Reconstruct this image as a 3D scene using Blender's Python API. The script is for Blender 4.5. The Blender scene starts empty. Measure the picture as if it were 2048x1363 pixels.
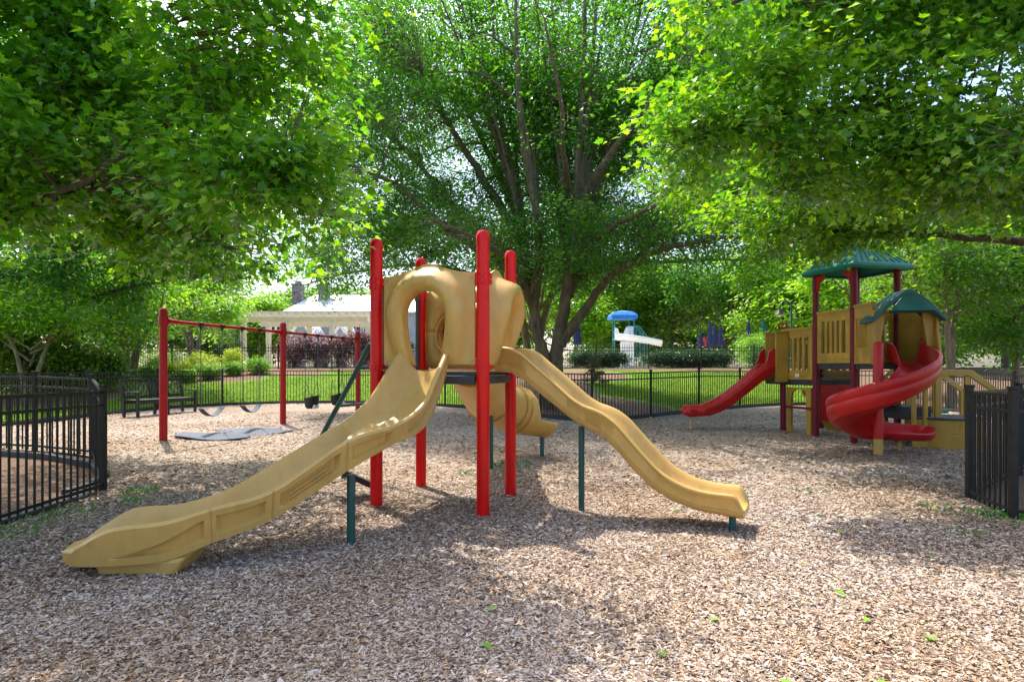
import bpy, bmesh, math, random
import numpy as np
from mathutils import Vector, Matrix, geometry
R = math.radians
random.seed(7)
rng = np.random.default_rng(11)
SC = bpy.context.scene
COL = SC.collection
F, CH, CX, CY = 1180.0, 1.42, 1024.0, 740.0      # focal length (px of a 2048 wide frame), eye height, principal point

def P(px, py, Y):                                  # survey: photo point + distance -> place in the world (metres)
    return Vector(((px - CX) * Y / F, Y, CH - (py - CY) * Y / F))

def smooth(a, b, t):
    t = min(1.0, max(0.0, (t - a) / (b - a)))
    return t * t * (3 - 2 * t)

# ------------------------------------------------------------------ ground shape
BACK = [(-11.9, 10.4), (-11.45, 13.1), (-11.3, 15.75), (-10.9, 18.15), (-9.97, 20.3), (-8.25, 21.3), (-6.4, 21.8), (-4.2, 20.9),
        (-2.2, 19.4), (-0.35, 17.7), (0.75, 15.6), (1.95, 14.4), (3.67, 15.6), (5.45, 17.2), (7.3, 18.9), (9.2, 20.2),
        (11.2, 20.4), (12.9, 19.0), (13.0, 16.9), (12.6, 14.8)]
_sx = np.array([-30, -11.3, -9.97, -8.2, -6.4, -4.2, -2.2, -.35, .75, 1.95, 3.67, 5.45, 7.3, 9.2, 11.2, 13, 30.])
_sy = np.array([18, 18, 20.8, 21.6, 22.1, 21.2, 19.8, 18.2, 16.3, 15.2, 16.3, 17.8, 19.3, 20.5, 20.8, 20, 20.])
def gz(x, y):
    s = float(np.interp(x, _sx, _sy))
    z = .22 * smooth(9, 18, y)
    t = min(1, max(0, (y - s) / (30.5 - s)))
    z += 1.33 * (t * .55 + .45 * t * t * (3 - 2 * t))
    z += .15 * smooth(-5.2, -7.2, x) * smooth(6.5, 9, y) * (1 - smooth(11, 15, y))
    z += .012 * math.sin(x * 1.7 + y * .6) * math.sin(y * 1.3 - x * .4)
    z -= .03 + .06 * math.exp(-((x + 6.0) ** 2 + (y - 12.6) ** 2) / 1.6)
    return z

def gzn(x, y):
    sm = lambda a, b, t: (lambda q: q * q * (3 - 2 * q))(np.clip((t - a) / (b - a), 0, 1))
    s = np.interp(x, _sx, _sy); z = .22 * sm(9, 18, y); t = np.clip((y - s) / (30.5 - s), 0, 1)
    z = z + 1.33 * (t * .55 + .45 * t * t * (3 - 2 * t)) + .15 * sm(5.2, 7.2, -x) * sm(6.5, 9, y) * (1 - sm(11, 15, y))
    z = z + .012 * np.sin(x * 1.7 + y * .6) * np.sin(y * 1.3 - x * .4) - .03 - .06 * np.exp(-((x + 6.0) ** 2 + (y - 12.6) ** 2) / 1.6)
    return z

# ------------------------------------------------------------------ materials
def mat(name):
    m = bpy.data.materials.new(name); m.use_nodes = True
    nt = m.node_tree; nt.nodes.clear()
    out = nt.nodes.new('ShaderNodeOutputMaterial')
    return m, nt, out
def N(nt, t, **kw):
    n = nt.nodes.new(t)
    for k, v in kw.items():
        if k in n.inputs.keys(): n.inputs[k].default_value = v
        else: setattr(n, k, v)
    return n
def ramp(nt, stops):
    n = nt.nodes.new('ShaderNodeValToRGB'); e = n.color_ramp.elements
    while len(e) < len(stops): e.new(.5)
    for i, (p, c) in enumerate(stops):
        e[i].position = p; e[i].color = (*c, 1)
    return n
def paint(name, col, rough=.4, var=.12, scale=3.0, bump=.0, bscale=80, metal=0, spec=.5, coat=0, dirt=None, grime=0):
    m, nt, out = mat(name); L = nt.links
    b = N(nt, 'ShaderNodeBsdfPrincipled', Roughness=rough, Metallic=metal)
    b.inputs['Specular IOR Level'].default_value = spec
    b.inputs['Coat Weight'].default_value = coat
    tc = N(nt, 'ShaderNodeTexCoord')
    nz = N(nt, 'ShaderNodeTexNoise', Scale=scale, Detail=6.0, Roughness=.6)
    L.new(tc.outputs['Object'], nz.inputs['Vector'])
    d = dirt or tuple(c * (1 - 2.2 * var) for c in col)
    r = ramp(nt, [(.3, d), (.62, col), (.85, tuple(min(1, c * (1 + var)) for c in col))])
    L.new(nz.outputs['Fac'], r.inputs['Fac']); colo = r.outputs['Color']
    if grime:                                  # rain streaks, scuffs and faded patches
        mp = N(nt, 'ShaderNodeMapping'); mp.inputs['Scale'].default_value = (9, 9, 1.2); L.new(tc.outputs['Object'], mp.inputs['Vector'])
        g1 = N(nt, 'ShaderNodeTexNoise', Scale=1.6, Detail=7.0, Roughness=.7); L.new(mp.outputs[0], g1.inputs['Vector'])
        gr = ramp(nt, [(.34, (1 - grime * 1.5, 1 - grime * 1.6, 1 - grime * 1.7)), (.5, (1, 1, 1)), (.72, (1 + grime * .25, 1 + grime * .3, 1 + grime * .5))]); L.new(g1.outputs['Fac'], gr.inputs['Fac'])
        gm = N(nt, 'ShaderNodeMix', data_type='RGBA', blend_type='MULTIPLY'); gm.inputs['Factor'].default_value = 1
        L.new(colo, gm.inputs['A']); L.new(gr.outputs['Color'], gm.inputs['B']); colo = gm.outputs['Result']
        sc_ = N(nt, 'ShaderNodeTexNoise', Scale=30.0, Detail=8.0, Roughness=.8); L.new(tc.outputs['Object'], sc_.inputs['Vector'])
        sr_ = ramp(nt, [(.27, (.82, .80, .76)), (.31, (1, 1, 1)), (.74, (1, 1, 1)), (.78, (1.1, 1.1, 1.1))]); L.new(sc_.outputs['Fac'], sr_.inputs['Fac'])
        gm2 = N(nt, 'ShaderNodeMix', data_type='RGBA', blend_type='MULTIPLY'); gm2.inputs['Factor'].default_value = .5
        L.new(colo, gm2.inputs['A']); L.new(sr_.outputs['Color'], gm2.inputs['B']); colo = gm2.outputs['Result']
    L.new(colo, b.inputs['Base Color'])
    n2 = N(nt, 'ShaderNodeTexNoise', Scale=scale * 4, Detail=4.0)
    L.new(tc.outputs['Object'], n2.inputs['Vector'])
    mr = N(nt, 'ShaderNodeMapRange'); mr.inputs['To Min'].default_value = max(.05, rough - .1); mr.inputs['To Max'].default_value = min(1, rough + .15)
    L.new(n2.outputs['Fac'], mr.inputs['Value']); L.new(mr.outputs['Result'], b.inputs['Roughness'])
    if bump:
        n3 = N(nt, 'ShaderNodeTexNoise', Scale=bscale, Detail=3.0)
        L.new(tc.outputs['Object'], n3.inputs['Vector'])
        bp = N(nt, 'ShaderNodeBump', Strength=bump, Distance=.01)
        L.new(n3.outputs['Fac'], bp.inputs['Height']); L.new(bp.outputs['Normal'], b.inputs['Normal'])
    L.new(b.outputs['BSDF'], out.inputs['Surface'])
    return m
M = {}
M['tan'] = paint('tan_plastic', (.59, .357, .10), .31, .10, 2.2, .12, 120, spec=.4, dirt=(.47, .30, .09), grime=.06)
M['tan2'] = paint('ochre_plastic', (.50, .295, .045), .42, .12, 2.5, .12, 120, grime=.09)
M['tanin'] = paint('amber_plastic', (.62, .26, .03), .4, .1, 2.5)
M['red'] = paint('red_powder_coat', (.70, .002, .003), .3, .06, 4, .05, 200, spec=.3, grime=.06)
M['dred'] = paint('dark_red_powder_coat', (.42, .003, .008), .34, .08, 4, .05, 200, spec=.35)
M['maroon'] = paint('maroon_powder_coat', (.19, .004, .018), .38, .1, 4, spec=.35)
M['redpl'] = paint('red_plastic', (.55, .012, .012), .36, .12, 2.5, .08, 100, spec=.4, grime=.06)
M['green'] = paint('dark_green_coat', (.012, .085, .075), .4, .15, 6)
M['roofgreen'] = paint('green_plastic_roof', (.008, .22, .19), .4, .15, 4)
M['roofteal'] = paint('teal_plastic_roof', (.015, .125, .15), .42, .15, 4)
M['black'] = paint('black_coated_metal', (.010, .010, .010), .42, .25, 5, .1, 150)
M['blackf'] = paint('weathered_black_fence', (.010, .0095, .009), .5, .3, 9, .15, 150, spec=.3, dirt=(.022, .019, .015))
M['deck'] = paint('dark_rubber_deck', (.05, .05, .055), .6, .2, 8, .2, 120)
M['wood'] = paint('black_stained_wood', (.02, .018, .016), .55, .3, 12, .2, 90)
M['edge'] = paint('black_edging', (.02, .021, .022), .6, .3, 6, .3, 60)
M['mat'] = paint('blue_grey_rubber', (.065, .08, .115), .7, .2, 7, .35, 90)
M['chain'] = paint('grey_steel', (.16, .16, .16), .4, .2, 20, metal=.6)
M['bolt'] = paint('steel_bolt', (.35, .33, .30), .35, .1, 20, metal=.8)
M['white'] = paint('white_gelcoat', (.80, .80, .78), .35, .05, 2)
M['cream'] = paint('cream_painted_timber', (.62, .56, .40), .55, .08, 3, .1, 60)
M['blue'] = paint('blue_canvas', (.01, .17, .55), .8, .15, 3)
M['navy'] = paint('navy_canvas', (.022, .028, .095), .85, .2, 6)
M['greenc'] = paint('green_canvas', (.01, .11, .09), .85, .2, 6)
M['teal'] = paint('teal_painted_metal', (.02, .22, .22), .45, .1, 6)
M['redc'] = paint('red_canvas', (.55, .03, .02), .8, .15, 6)
M['trim'] = paint('white_trim', (.78, .78, .76), .5, .05, 3)
M['glassw'] = paint('dark_window_glass', (.03, .04, .05), .08, .2, 1)
M['stone'] = paint('grey_chimney_stone', (.25, .23, .21), .9, .4, 5, .6, 14)
M['concrete'] = paint('pale_concrete', (.52, .48, .42), .85, .1, 1.5, .2, 30)
M['orange'] = paint('tan_slide_leg', (.6, .42, .2), .5, .1, 5)

def banded(name, col, axis, freq, depth, rough):
    m, nt, out = mat(name); L = nt.links
    b = N(nt, 'ShaderNodeBsdfPrincipled', Roughness=rough); b.inputs['Base Color'].default_value = (*col, 1)
    tc = N(nt, 'ShaderNodeTexCoord')
    w = N(nt, 'ShaderNodeTexWave', wave_type='BANDS', bands_direction=axis, wave_profile='SAW', Scale=freq)
    L.new(tc.outputs['Object'], w.inputs['Vector'])
    nz = N(nt, 'ShaderNodeTexNoise', Scale=1.5, Detail=5.0); L.new(tc.outputs['Object'], nz.inputs['Vector'])
    r = ramp(nt, [(.3, tuple(c * .82 for c in col)), (.7, col)]); L.new(nz.outputs['Fac'], r.inputs['Fac']); L.new(r.outputs['Color'], b.inputs['Base Color'])
    bp = N(nt, 'ShaderNodeBump', Strength=.7, Distance=depth)
    L.new(w.outputs['Fac'], bp.inputs['Height']); L.new(bp.outputs['Normal'], b.inputs['Normal'])
    L.new(b.outputs['BSDF'], out.inputs['Surface'])
    return m
M['siding'] = banded('grey_lap_siding', (.30, .34, .38), 'Z', 1.0, .05, .6)
M['metalroof'] = banded('pale_standing_seam_roof', (.72, .74, .76), 'X', .5, .06, .35)

def leafmat(name, dark, mid, light, trans, tw=.5, scale=1.2, gloss=.08, rough=.4, fz=.22):
    m, nt, out = mat(name); L = nt.links
    g = N(nt, 'ShaderNodeNewGeometry'); tc = N(nt, 'ShaderNodeTexCoord')
    nz = N(nt, 'ShaderNodeTexNoise', Scale=scale, Detail=3.0); L.new(tc.outputs['Object'], nz.inputs['Vector'])
    a = N(nt, 'ShaderNodeMath', operation='MULTIPLY_ADD'); a.inputs[1].default_value = .55; a.inputs[2].default_value = -.05
    L.new(g.outputs['Random Per Island'], a.inputs[0])
    a2 = N(nt, 'ShaderNodeMath', operation='MULTIPLY_ADD'); a2.inputs[1].default_value = .6
    L.new(nz.outputs['Fac'], a2.inputs[0]); L.new(a.outputs[0], a2.inputs[2])
    r = ramp(nt, [(.22, dark), (.5, mid), (.82, light)]); L.new(a2.outputs[0], r.inputs['Fac'])
    d = N(nt, 'ShaderNodeBsdfDiffuse'); L.new(r.outputs['Color'], d.inputs['Color'])
    t = N(nt, 'ShaderNodeBsdfTranslucent')
    mx = N(nt, 'ShaderNodeMix', data_type='RGBA', blend_type='MULTIPLY'); mx.inputs['Factor'].default_value = 1
    mx.inputs['B'].default_value = (*trans, 1); L.new(r.outputs['Color'], mx.inputs['A'])
    L.new(mx.outputs['Result'], t.inputs['Color'])
    ms = N(nt, 'ShaderNodeMixShader'); ms.inputs['Fac'].default_value = tw
    L.new(d.outputs[0], ms.inputs[1]); L.new(t.outputs[0], ms.inputs[2])
    gl = N(nt, 'ShaderNodeBsdfGlossy', Roughness=rough); gl.inputs['Color'].default_value = (.85, .9, .95, 1)
    fr = N(nt, 'ShaderNodeFresnel', IOR=1.4)
    fm = N(nt, 'ShaderNodeMath', operation='MULTIPLY_ADD'); fm.inputs[1].default_value = fz; fm.inputs[2].default_value = gloss * .15
    L.new(fr.outputs[0], fm.inputs[0])
    m2 = N(nt, 'ShaderNodeMixShader'); L.new(fm.outputs[0], m2.inputs['Fac'])
    L.new(ms.outputs[0], m2.inputs[1]); L.new(gl.outputs[0], m2.inputs[2])
    L.new(m2.outputs[0], out.inputs['Surface'])
    return m
M['maple'] = leafmat('maple_leaf', (.036, .16, .006), (.09, .29, .008), (.22, .42, .010), (2.3, 1.9, .9), .6, 1.0, .10)
M['maple2'] = leafmat('maple_leaf_pale', (.036, .16, .006), (.095, .28, .008), (.23, .42, .010), (2.3, 1.9, .9), .6, .9, .14)
M['elm'] = leafmat('elm_leaf', (.028, .13, .008), (.055, .20, .009), (.11, .28, .010), (2.5, 2.3, 1.0), .58, .8, .10)
M['oak'] = leafmat('willow_oak_leaf', (.035, .14, .010), (.065, .20, .012), (.13, .28, .012), (2.4, 2.3, 1.1), .58, .5, .10)
M['bright'] = leafmat('bright_leaf', (.09, .26, .006), (.16, .36, .008), (.28, .44, .012), (2.1, 1.9, .9), .6, .5, .08)
M['wood_leaf'] = leafmat('woodland_leaf', (.045, .16, .008), (.10, .26, .010), (.22, .37, .014), (2.3, 2.0, 1.0), .6, .35, .08)
M['shrub'] = leafmat('boxwood_leaf', (.06, .20, .008), (.15, .36, .012), (.30, .48, .02), (1.7, 1.6, 1.0), .45, 2.0, .06)
M['goldshrub'] = leafmat('golden_shrub_leaf', (.20, .36, .01), (.38, .52, .015), (.55, .60, .03), (1.5, 1.4, 1.0), .45, 2.0, .06)
M['hedge'] = leafmat('dark_hedge_leaf', (.015, .05, .012), (.025, .08, .016), (.06, .15, .02), (1.7, 1.7, 1.0), .35, 2.0, .06)
M['purple'] = leafmat('purple_leaf', (.05, .022, .035), (.11, .045, .06), (.30, .13, .12), (1.6, 1.3, 1.2), .4, 2.0, .06)
M['magnolia'] = leafmat('magnolia_leaf', (.03, .11, .01), (.10, .24, .015), (.34, .40, .03), (1.8, 1.6, 1.0), .45, 1.5, .16, .3)
M['fir'] = leafmat('fir_needle', (.04, .07, .025), (.09, .11, .035), (.20, .18, .06), (1.3, 1.3, 1.0), .3, 2.0, .05)
M['grassb'] = leafmat('grass_blade', (.06, .15, .010), (.12, .23, .014), (.22, .32, .03), (1.9, 1.7, .9), .5, .6, 0, .6, .02)
M['weed'] = leafmat('weed_leaf', (.05, .15, .02), (.09, .22, .03), (.15, .28, .04), (1.8, 1.7, 1.0), .4, 4, .05)
M['fallen'] = leafmat('fallen_green_leaf', (.12, .30, .03), (.2, .4, .04), (.3, .45, .06), (1.3, 1.3, 1.0), .3, 4, .05)

def bark(name, c1, c2, sc=9):
    m, nt, out = mat(name); L = nt.links
    b = N(nt, 'ShaderNodeBsdfPrincipled', Roughness=.9)
    tc = N(nt, 'ShaderNodeTexCoord'); mp = N(nt, 'ShaderNodeMapping'); mp.inputs['Scale'].default_value = (1, 1, .25)
    L.new(tc.outputs['Object'], mp.inputs['Vector'])
    nz = N(nt, 'ShaderNodeTexNoise', Scale=sc, Detail=8.0, Roughness=.7); L.new(mp.outputs[0], nz.inputs['Vector'])
    r = ramp(nt, [(.32, c1), (.68, c2)]); L.new(nz.outputs['Fac'], r.inputs['Fac']); L.new(r.outputs['Color'], b.inputs['Base Color'])
    bp = N(nt, 'ShaderNodeBump', Strength=.8, Distance=.04); L.new(nz.outputs['Fac'], bp.inputs['Height']); L.new(bp.outputs['Normal'], b.inputs['Normal'])
    L.new(b.outputs[0], out.inputs['Surface']); return m
M['bark'] = bark('elm_bark', (.05, .04, .026), (.23, .175, .11))
M['bark2'] = bark('maple_bark', (.04, .03, .022), (.16, .12, .09), 14)
M['bark3'] = bark('pale_bark', (.12, .085, .055), (.34, .25, .17), 12)

def mulchmat():
    m, nt, out = mat('wood_chip_mulch'); L = nt.links
    b = N(nt, 'ShaderNodeBsdfPrincipled', Roughness=.92); b.inputs['Specular IOR Level'].default_value = .2
    tc = N(nt, 'ShaderNodeTexCoord')
    base = None; h = None
    dn = N(nt, 'ShaderNodeTexNoise', Scale=14.0, Detail=2.0); L.new(tc.outputs['Object'], dn.inputs['Vector'])
    for i, (rz, sx, sy) in enumerate(((.4, 26, 75), (1.7, 70, 24), (2.6, 30, 80))):
        mp = N(nt, 'ShaderNodeMapping'); mp.inputs['Rotation'].default_value = (0, 0, rz); mp.inputs['Scale'].default_value = (sx, sy, 30)
        mp.inputs['Location'].default_value = (i * 3.1, i * 1.7, 0)
        ad = N(nt, 'ShaderNodeMix', data_type='VECTOR'); ad.inputs['Factor'].default_value = .06
        L.new(tc.outputs['Object'], ad.inputs['A']); L.new(dn.outputs['Color'], ad.inputs['B'])
        L.new(ad.outputs['Result'], mp.inputs['Vector'])
        v = N(nt, 'ShaderNodeTexVoronoi', Scale=1.0); L.new(mp.outputs[0], v.inputs['Vector'])
        sp = N(nt, 'ShaderNodeSeparateColor'); L.new(v.outputs['Color'], sp.inputs[0])
        r = ramp(nt, [(0, (.13, .09, .06)), (.3, (.28, .215, .165)), (.6, (.44, .37, .31)), (.85, (.58, .52, .47)), (1, (.46, .29, .16))])
        L.new(sp.outputs[0], r.inputs['Fac'])
        if base is None: base = r.outputs['Color']; h = v.outputs['Distance']
        else:
            gt = N(nt, 'ShaderNodeMath', operation='GREATER_THAN'); gt.inputs[1].default_value = .55; L.new(sp.outputs[1], gt.inputs[0])
            mx = N(nt, 'ShaderNodeMix', data_type='RGBA'); L.new(gt.outputs[0], mx.inputs['Factor']); L.new(base, mx.inputs['A']); L.new(r.outputs['Color'], mx.inputs['B'])
            base = mx.outputs['Result']
            mh = N(nt, 'ShaderNodeMix', data_type='FLOAT'); L.new(gt.outputs[0], mh.inputs['Factor']); L.new(h, mh.inputs['A']); L.new(v.outputs['Distance'], mh.inputs['B']); h = mh.outputs['Result']
    big = N(nt, 'ShaderNodeTexNoise', Scale=.55, Detail=5.0); L.new(tc.outputs['Object'], big.inputs['Vector'])
    rb = ramp(nt, [(.35, (.78, .70, .60)), (.65, (1.05, 1.0, .97))]); L.new(big.outputs['Fac'], rb.inputs['Fac'])
    mm = N(nt, 'ShaderNodeMix', data_type='RGBA', blend_type='MULTIPLY'); mm.inputs['Factor'].default_value = 1
    L.new(base, mm.inputs['A']); L.new(rb.outputs['Color'], mm.inputs['B']); L.new(mm.outputs['Result'], b.inputs['Base Color'])
    bp = N(nt, 'ShaderNodeBump', Strength=1.0, Distance=.012, invert=True); L.new(h, bp.inputs['Height']); L.new(bp.outputs['Normal'], b.inputs['Normal'])
    L.new(b.outputs[0], out.inputs['Surface']); return m
M['mulch'] = mulchmat()

def chipmat():
    m, nt, out = mat('wood_chips'); L = nt.links
    b = N(nt, 'ShaderNodeBsdfPrincipled', Roughness=.85); b.inputs['Specular IOR Level'].default_value = .25
    g = N(nt, 'ShaderNodeNewGeometry'); tc = N(nt, 'ShaderNodeTexCoord')
    r = ramp(nt, [(0, (.10, .066, .042)), (.14, (.22, .165, .12)), (.36, (.36, .285, .225)), (.58, (.50, .435, .38)), (.82, (.66, .61, .56)), (.93, (.52, .38, .24)), (1, (.42, .22, .09))])
    L.new(g.outputs['Random Per Island'], r.inputs['Fac'])
    big = N(nt, 'ShaderNodeTexNoise', Scale=.55, Detail=5.0); L.new(tc.outputs['Object'], big.inputs['Vector'])
    rb = ramp(nt, [(.35, (.86, .74, .62)), (.65, (1.05, 1.0, .98))]); L.new(big.outputs['Fac'], rb.inputs['Fac'])
    mm = N(nt, 'ShaderNodeMix', data_type='RGBA', blend_type='MULTIPLY'); mm.inputs['Factor'].default_value = 1
    L.new(r.outputs['Color'], mm.inputs['A']); L.new(rb.outputs['Color'], mm.inputs['B']); L.new(mm.outputs['Result'], b.inputs['Base Color'])
    L.new(b.outputs[0], out.inputs['Surface']); return m
M['chips'] = chipmat()

def lawnmat():
    m, nt, out = mat('lawn_and_pine_straw'); L = nt.links
    b = N(nt, 'ShaderNodeBsdfPrincipled', Roughness=.9); b.inputs['Specular IOR Level'].default_value = .2
    tc = N(nt, 'ShaderNodeTexCoord'); at = N(nt, 'ShaderNodeAttribute', attribute_name='bed')
    n1 = N(nt, 'ShaderNodeTexNoise', Scale=22.0, Detail=6.0, Roughness=.75); L.new(tc.outputs['Object'], n1.inputs['Vector'])
    n2 = N(nt, 'ShaderNodeTexNoise', Scale=.7, Detail=4.0); L.new(tc.outputs['Object'], n2.inputs['Vector'])
    r1 = ramp(nt, [(.3, (.07, .145, .012)), (.55, (.14, .25, .02)), (.75, (.25, .35, .04))]); L.new(n1.outputs['Fac'], r1.inputs['Fac'])
    r3 = ramp(nt, [(.3, (.62, .78, .7)), (.5, (.95, .97, .9)), (.7, (1.3, 1.1, 1.1))]); L.new(n2.outputs['Fac'], r3.inputs['Fac'])
    m1 = N(nt, 'ShaderNodeMix', data_type='RGBA', blend_type='MULTIPLY'); m1.inputs['Factor'].default_value = 1
    L.new(r1.outputs['Color'], m1.inputs['A']); L.new(r3.outputs['Color'], m1.inputs['B'])
    n4 = N(nt, 'ShaderNodeTexNoise', Scale=40.0, Detail=4.0); L.new(tc.outputs['Object'], n4.inputs['Vector'])
    r2 = ramp(nt, [(.3, (.09, .05, .03)), (.6, (.22, .135, .085)), (.8, (.36, .23, .15))]); L.new(n4.outputs['Fac'], r2.inputs['Fac'])
    nb = N(nt, 'ShaderNodeTexNoise', Scale=2.5, Detail=5.0); L.new(tc.outputs['Object'], nb.inputs['Vector'])
    ad = N(nt, 'ShaderNodeMath', operation='MULTIPLY_ADD'); ad.inputs[1].default_value = .5; L.new(nb.outputs['Fac'], ad.inputs[0]); L.new(at.outputs['Fac'], ad.inputs[2])
    rr = ramp(nt, [(.70, (0, 0, 0)), (.80, (1, 1, 1))]); L.new(ad.outputs[0], rr.inputs['Fac'])
    mx = N(nt, 'ShaderNodeMix', data_type='RGBA'); L.new(rr.outputs['Color'], mx.inputs['Factor']); L.new(m1.outputs['Result'], mx.inputs['A']); L.new(r2.outputs['Color'], mx.inputs['B'])
    L.new(mx.outputs['Result'], b.inputs['Base Color'])
    bp = N(nt, 'ShaderNodeBump', Strength=.8, Distance=.05); L.new(n1.outputs['Fac'], bp.inputs['Height']); L.new(bp.outputs['Normal'], b.inputs['Normal'])
    L.new(b.outputs[0], out.inputs['Surface']); return m
M['lawn'] = lawnmat()

# ------------------------------------------------------------------ mesh helpers
class MB:
    def __init__(s): s.v = []; s.f = []
    def add(s, vs, fs):
        o = len(s.v); s.v += [tuple(v) for v in vs]; s.f += [tuple(i + o for i in f) for f in fs]; return s
    def box(s, c, size, rz=0, mtx=None):
        hx, hy, hz = (d / 2 for d in size)
        vs = [Vector((x, y, z)) for z in (-hz, hz) for x, y in ((-hx, -hy), (hx, -hy), (hx, hy), (-hx, hy))]
        m = mtx or Matrix.Rotation(rz, 3, 'Z')
        return s.add([m @ v + Vector(c) for v in vs], [(0, 3, 2, 1), (4, 5, 6, 7), (0, 1, 5, 4), (1, 2, 6, 5), (2, 3, 7, 6), (3, 0, 4, 7)])
    def bar(s, a, b, w, h, up=(0, 0, 1)):
        a = Vector(a); b = Vector(b); d = b - a; L = d.length; d = d / L
        up = Vector(up)
        if abs(d.dot(up)) > .98: up = Vector((1, 0, 0))
        x = d.cross(up).normalized(); z = x.cross(d)
        m = Matrix((x, d, z)).transposed()
        return s.box((a + b) / 2, (w, L, h), mtx=m)
    def tube(s, pts, r, n=10, cap=True):
        pts = [Vector(p) for p in pts]; k = len(pts)
        rs = r if isinstance(r, (list, tuple)) else [r] * k
        t0 = (pts[1] - pts[0]).normalized()
        up = Vector((0, 0, 1)) if abs(t0.z) < .9 else Vector((1, 0, 0))
        x = t0.cross(up).normalized(); vs = []
        for i in range(k):
            t = (pts[min(i + 1, k - 1)] - pts[max(i - 1, 0)])
            t = t.normalized() if t.length > 1e-9 else t0
            x = (x - t * x.dot(t)).normalized(); y = t.cross(x)
            for j in range(n):
                a = 2 * math.pi * j / n
                vs.append(pts[i] + (x * math.cos(a) + y * math.sin(a)) * rs[i])
        fs = [(i * n + j, i * n + (j + 1) % n, (i + 1) * n + (j + 1) % n, (i + 1) * n + j) for i in range(k - 1) for j in range(n)]
        if cap: fs += [tuple(range(n - 1, -1, -1)), tuple((k - 1) * n + j for j in range(n))]
        return s.add(vs, fs)
    def lathe(s, o, prof, n=20):
        vs = [(o[0] + r * math.cos(2 * math.pi * j / n), o[1] + r * math.sin(2 * math.pi * j / n), o[2] + z) for r, z in prof for j in range(n)]
        k = len(prof)
        fs = [(i * n + j, i * n + (j + 1) % n, (i + 1) * n + (j + 1) % n, (i + 1) * n + j) for i in range(k - 1) for j in range(n)]
        fs += [tuple(range(n - 1, -1, -1)), tuple((k - 1) * n + j for j in range(n))]
        return s.add(vs, fs)
    def loft(s, secs, closed=True, caps=True):
        n = len(secs[0]); k = len(secs); vs = [p for c in secs for p in c]
        m = n if closed else n - 1
        fs = [(i * n + j, i * n + (j + 1) % n, (i + 1) * n + (j + 1) % n, (i + 1) * n + j) for i in range(k - 1) for j in range(m)]
        if caps and closed: fs += [tuple(range(n - 1, -1, -1)), tuple((k - 1) * n + j for j in range(n))]
        return s.add(vs, fs)
    def prism(s, poly, fr, t):                     # poly in (u, z), extruded t along the third axis of fr = (o, u, n)
        o, u, nn = (Vector(a) for a in fr); n = len(poly)
        a = [o + u * p + Vector((0, 0, q)) for p, q in poly]; b = [p + nn * t for p in a]
        return s.add(a + b, [tuple(range(n)), tuple(range(2 * n - 1, n - 1, -1))] + [(i, i + n, (i + 1) % n + n, (i + 1) % n) for i in range(n)])
    def build(s, name, m, parent=None, sharp=32, bevel=0, loc=None, recalc=True):
        me = bpy.data.meshes.new(name)
        o = Vector(loc) if loc is not None else (Vector(parent_loc(parent)) if parent else Vector((0, 0, 0)))
        me.from_pydata([tuple(Vector(v) - o) for v in s.v], [], s.f)
        if recalc:
            bm = bmesh.new(); bm.from_mesh(me); bmesh.ops.recalc_face_normals(bm, faces=bm.faces); bm.to_mesh(me); bm.free()
        me.materials.append(m); me.shade_smooth(); me.set_sharp_from_angle(angle=R(sharp))
        ob = bpy.data.objects.new(name, me); COL.objects.link(ob)
        if parent is not None: ob.parent = parent
        ob.location = (Vector((0, 0, 0)) if parent is not None else o)
        if parent is not None: ob.location = o - Vector(parent_loc(parent))
        if bevel:
            b = ob.modifiers.new('bevel', 'BEVEL'); b.width = bevel; b.segments = 2; b.limit_method = 'ANGLE'; b.angle_limit = R(40)
        return ob
def parent_loc(p):
    v = Vector((0, 0, 0))
    while p is not None: v += p.location; p = p.parent
    return v
def tag(o, label=None, cat=None, group=None, kind=None):
    for k, v in (('label', label), ('category', cat), ('group', group), ('kind', kind)):
        if v: o[k] = v
    return o
def empty(name, loc, label, cat, group=None):
    o = bpy.data.objects.new(name, None); COL.objects.link(o); o.location = loc; o.empty_display_size = .2
    return tag(o, label, cat, group)
def copy_tree(o, parent=None):
    c = o.copy(); COL.objects.link(c)
    if parent is not None: c.parent = parent
    for ch in o.children: copy_tree(ch, c)
    return c
def catmull(pts, m=8):
    p = np.array([tuple(q) for q in pts], float); out = []
    n = len(p)
    for i in range(n - 1):
        p0 = p[max(i - 1, 0)]; p1 = p[i]; p2 = p[i + 1]; p3 = p[min(i + 2, n - 1)]
        for j in range(m):
            t = j / m
            out.append(.5 * ((2 * p1) + (-p0 + p2) * t + (2 * p0 - 5 * p1 + 4 * p2 - p3) * t * t + (-p0 + 3 * p1 - 3 * p2 + p3) * t ** 3))
    out.append(p[-1]); return np.array(out)
def raw_mesh(name, co, lt, li, m, smoothf=False):       # numpy: coords, loop totals, loop vertex indices
    me = bpy.data.meshes.new(name)
    me.vertices.add(len(co)); me.vertices.foreach_set('co', np.ascontiguousarray(co, np.float32).ravel())
    me.loops.add(len(li)); me.loops.foreach_set('vertex_index', np.ascontiguousarray(li, np.int32))
    me.polygons.add(len(lt)); st = np.concatenate(([0], np.cumsum(lt)[:-1])).astype(np.int32)
    me.polygons.foreach_set('loop_start', st)
    me.update(calc_edges=True); me.validate(); me.materials.append(m)
    return me
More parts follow.
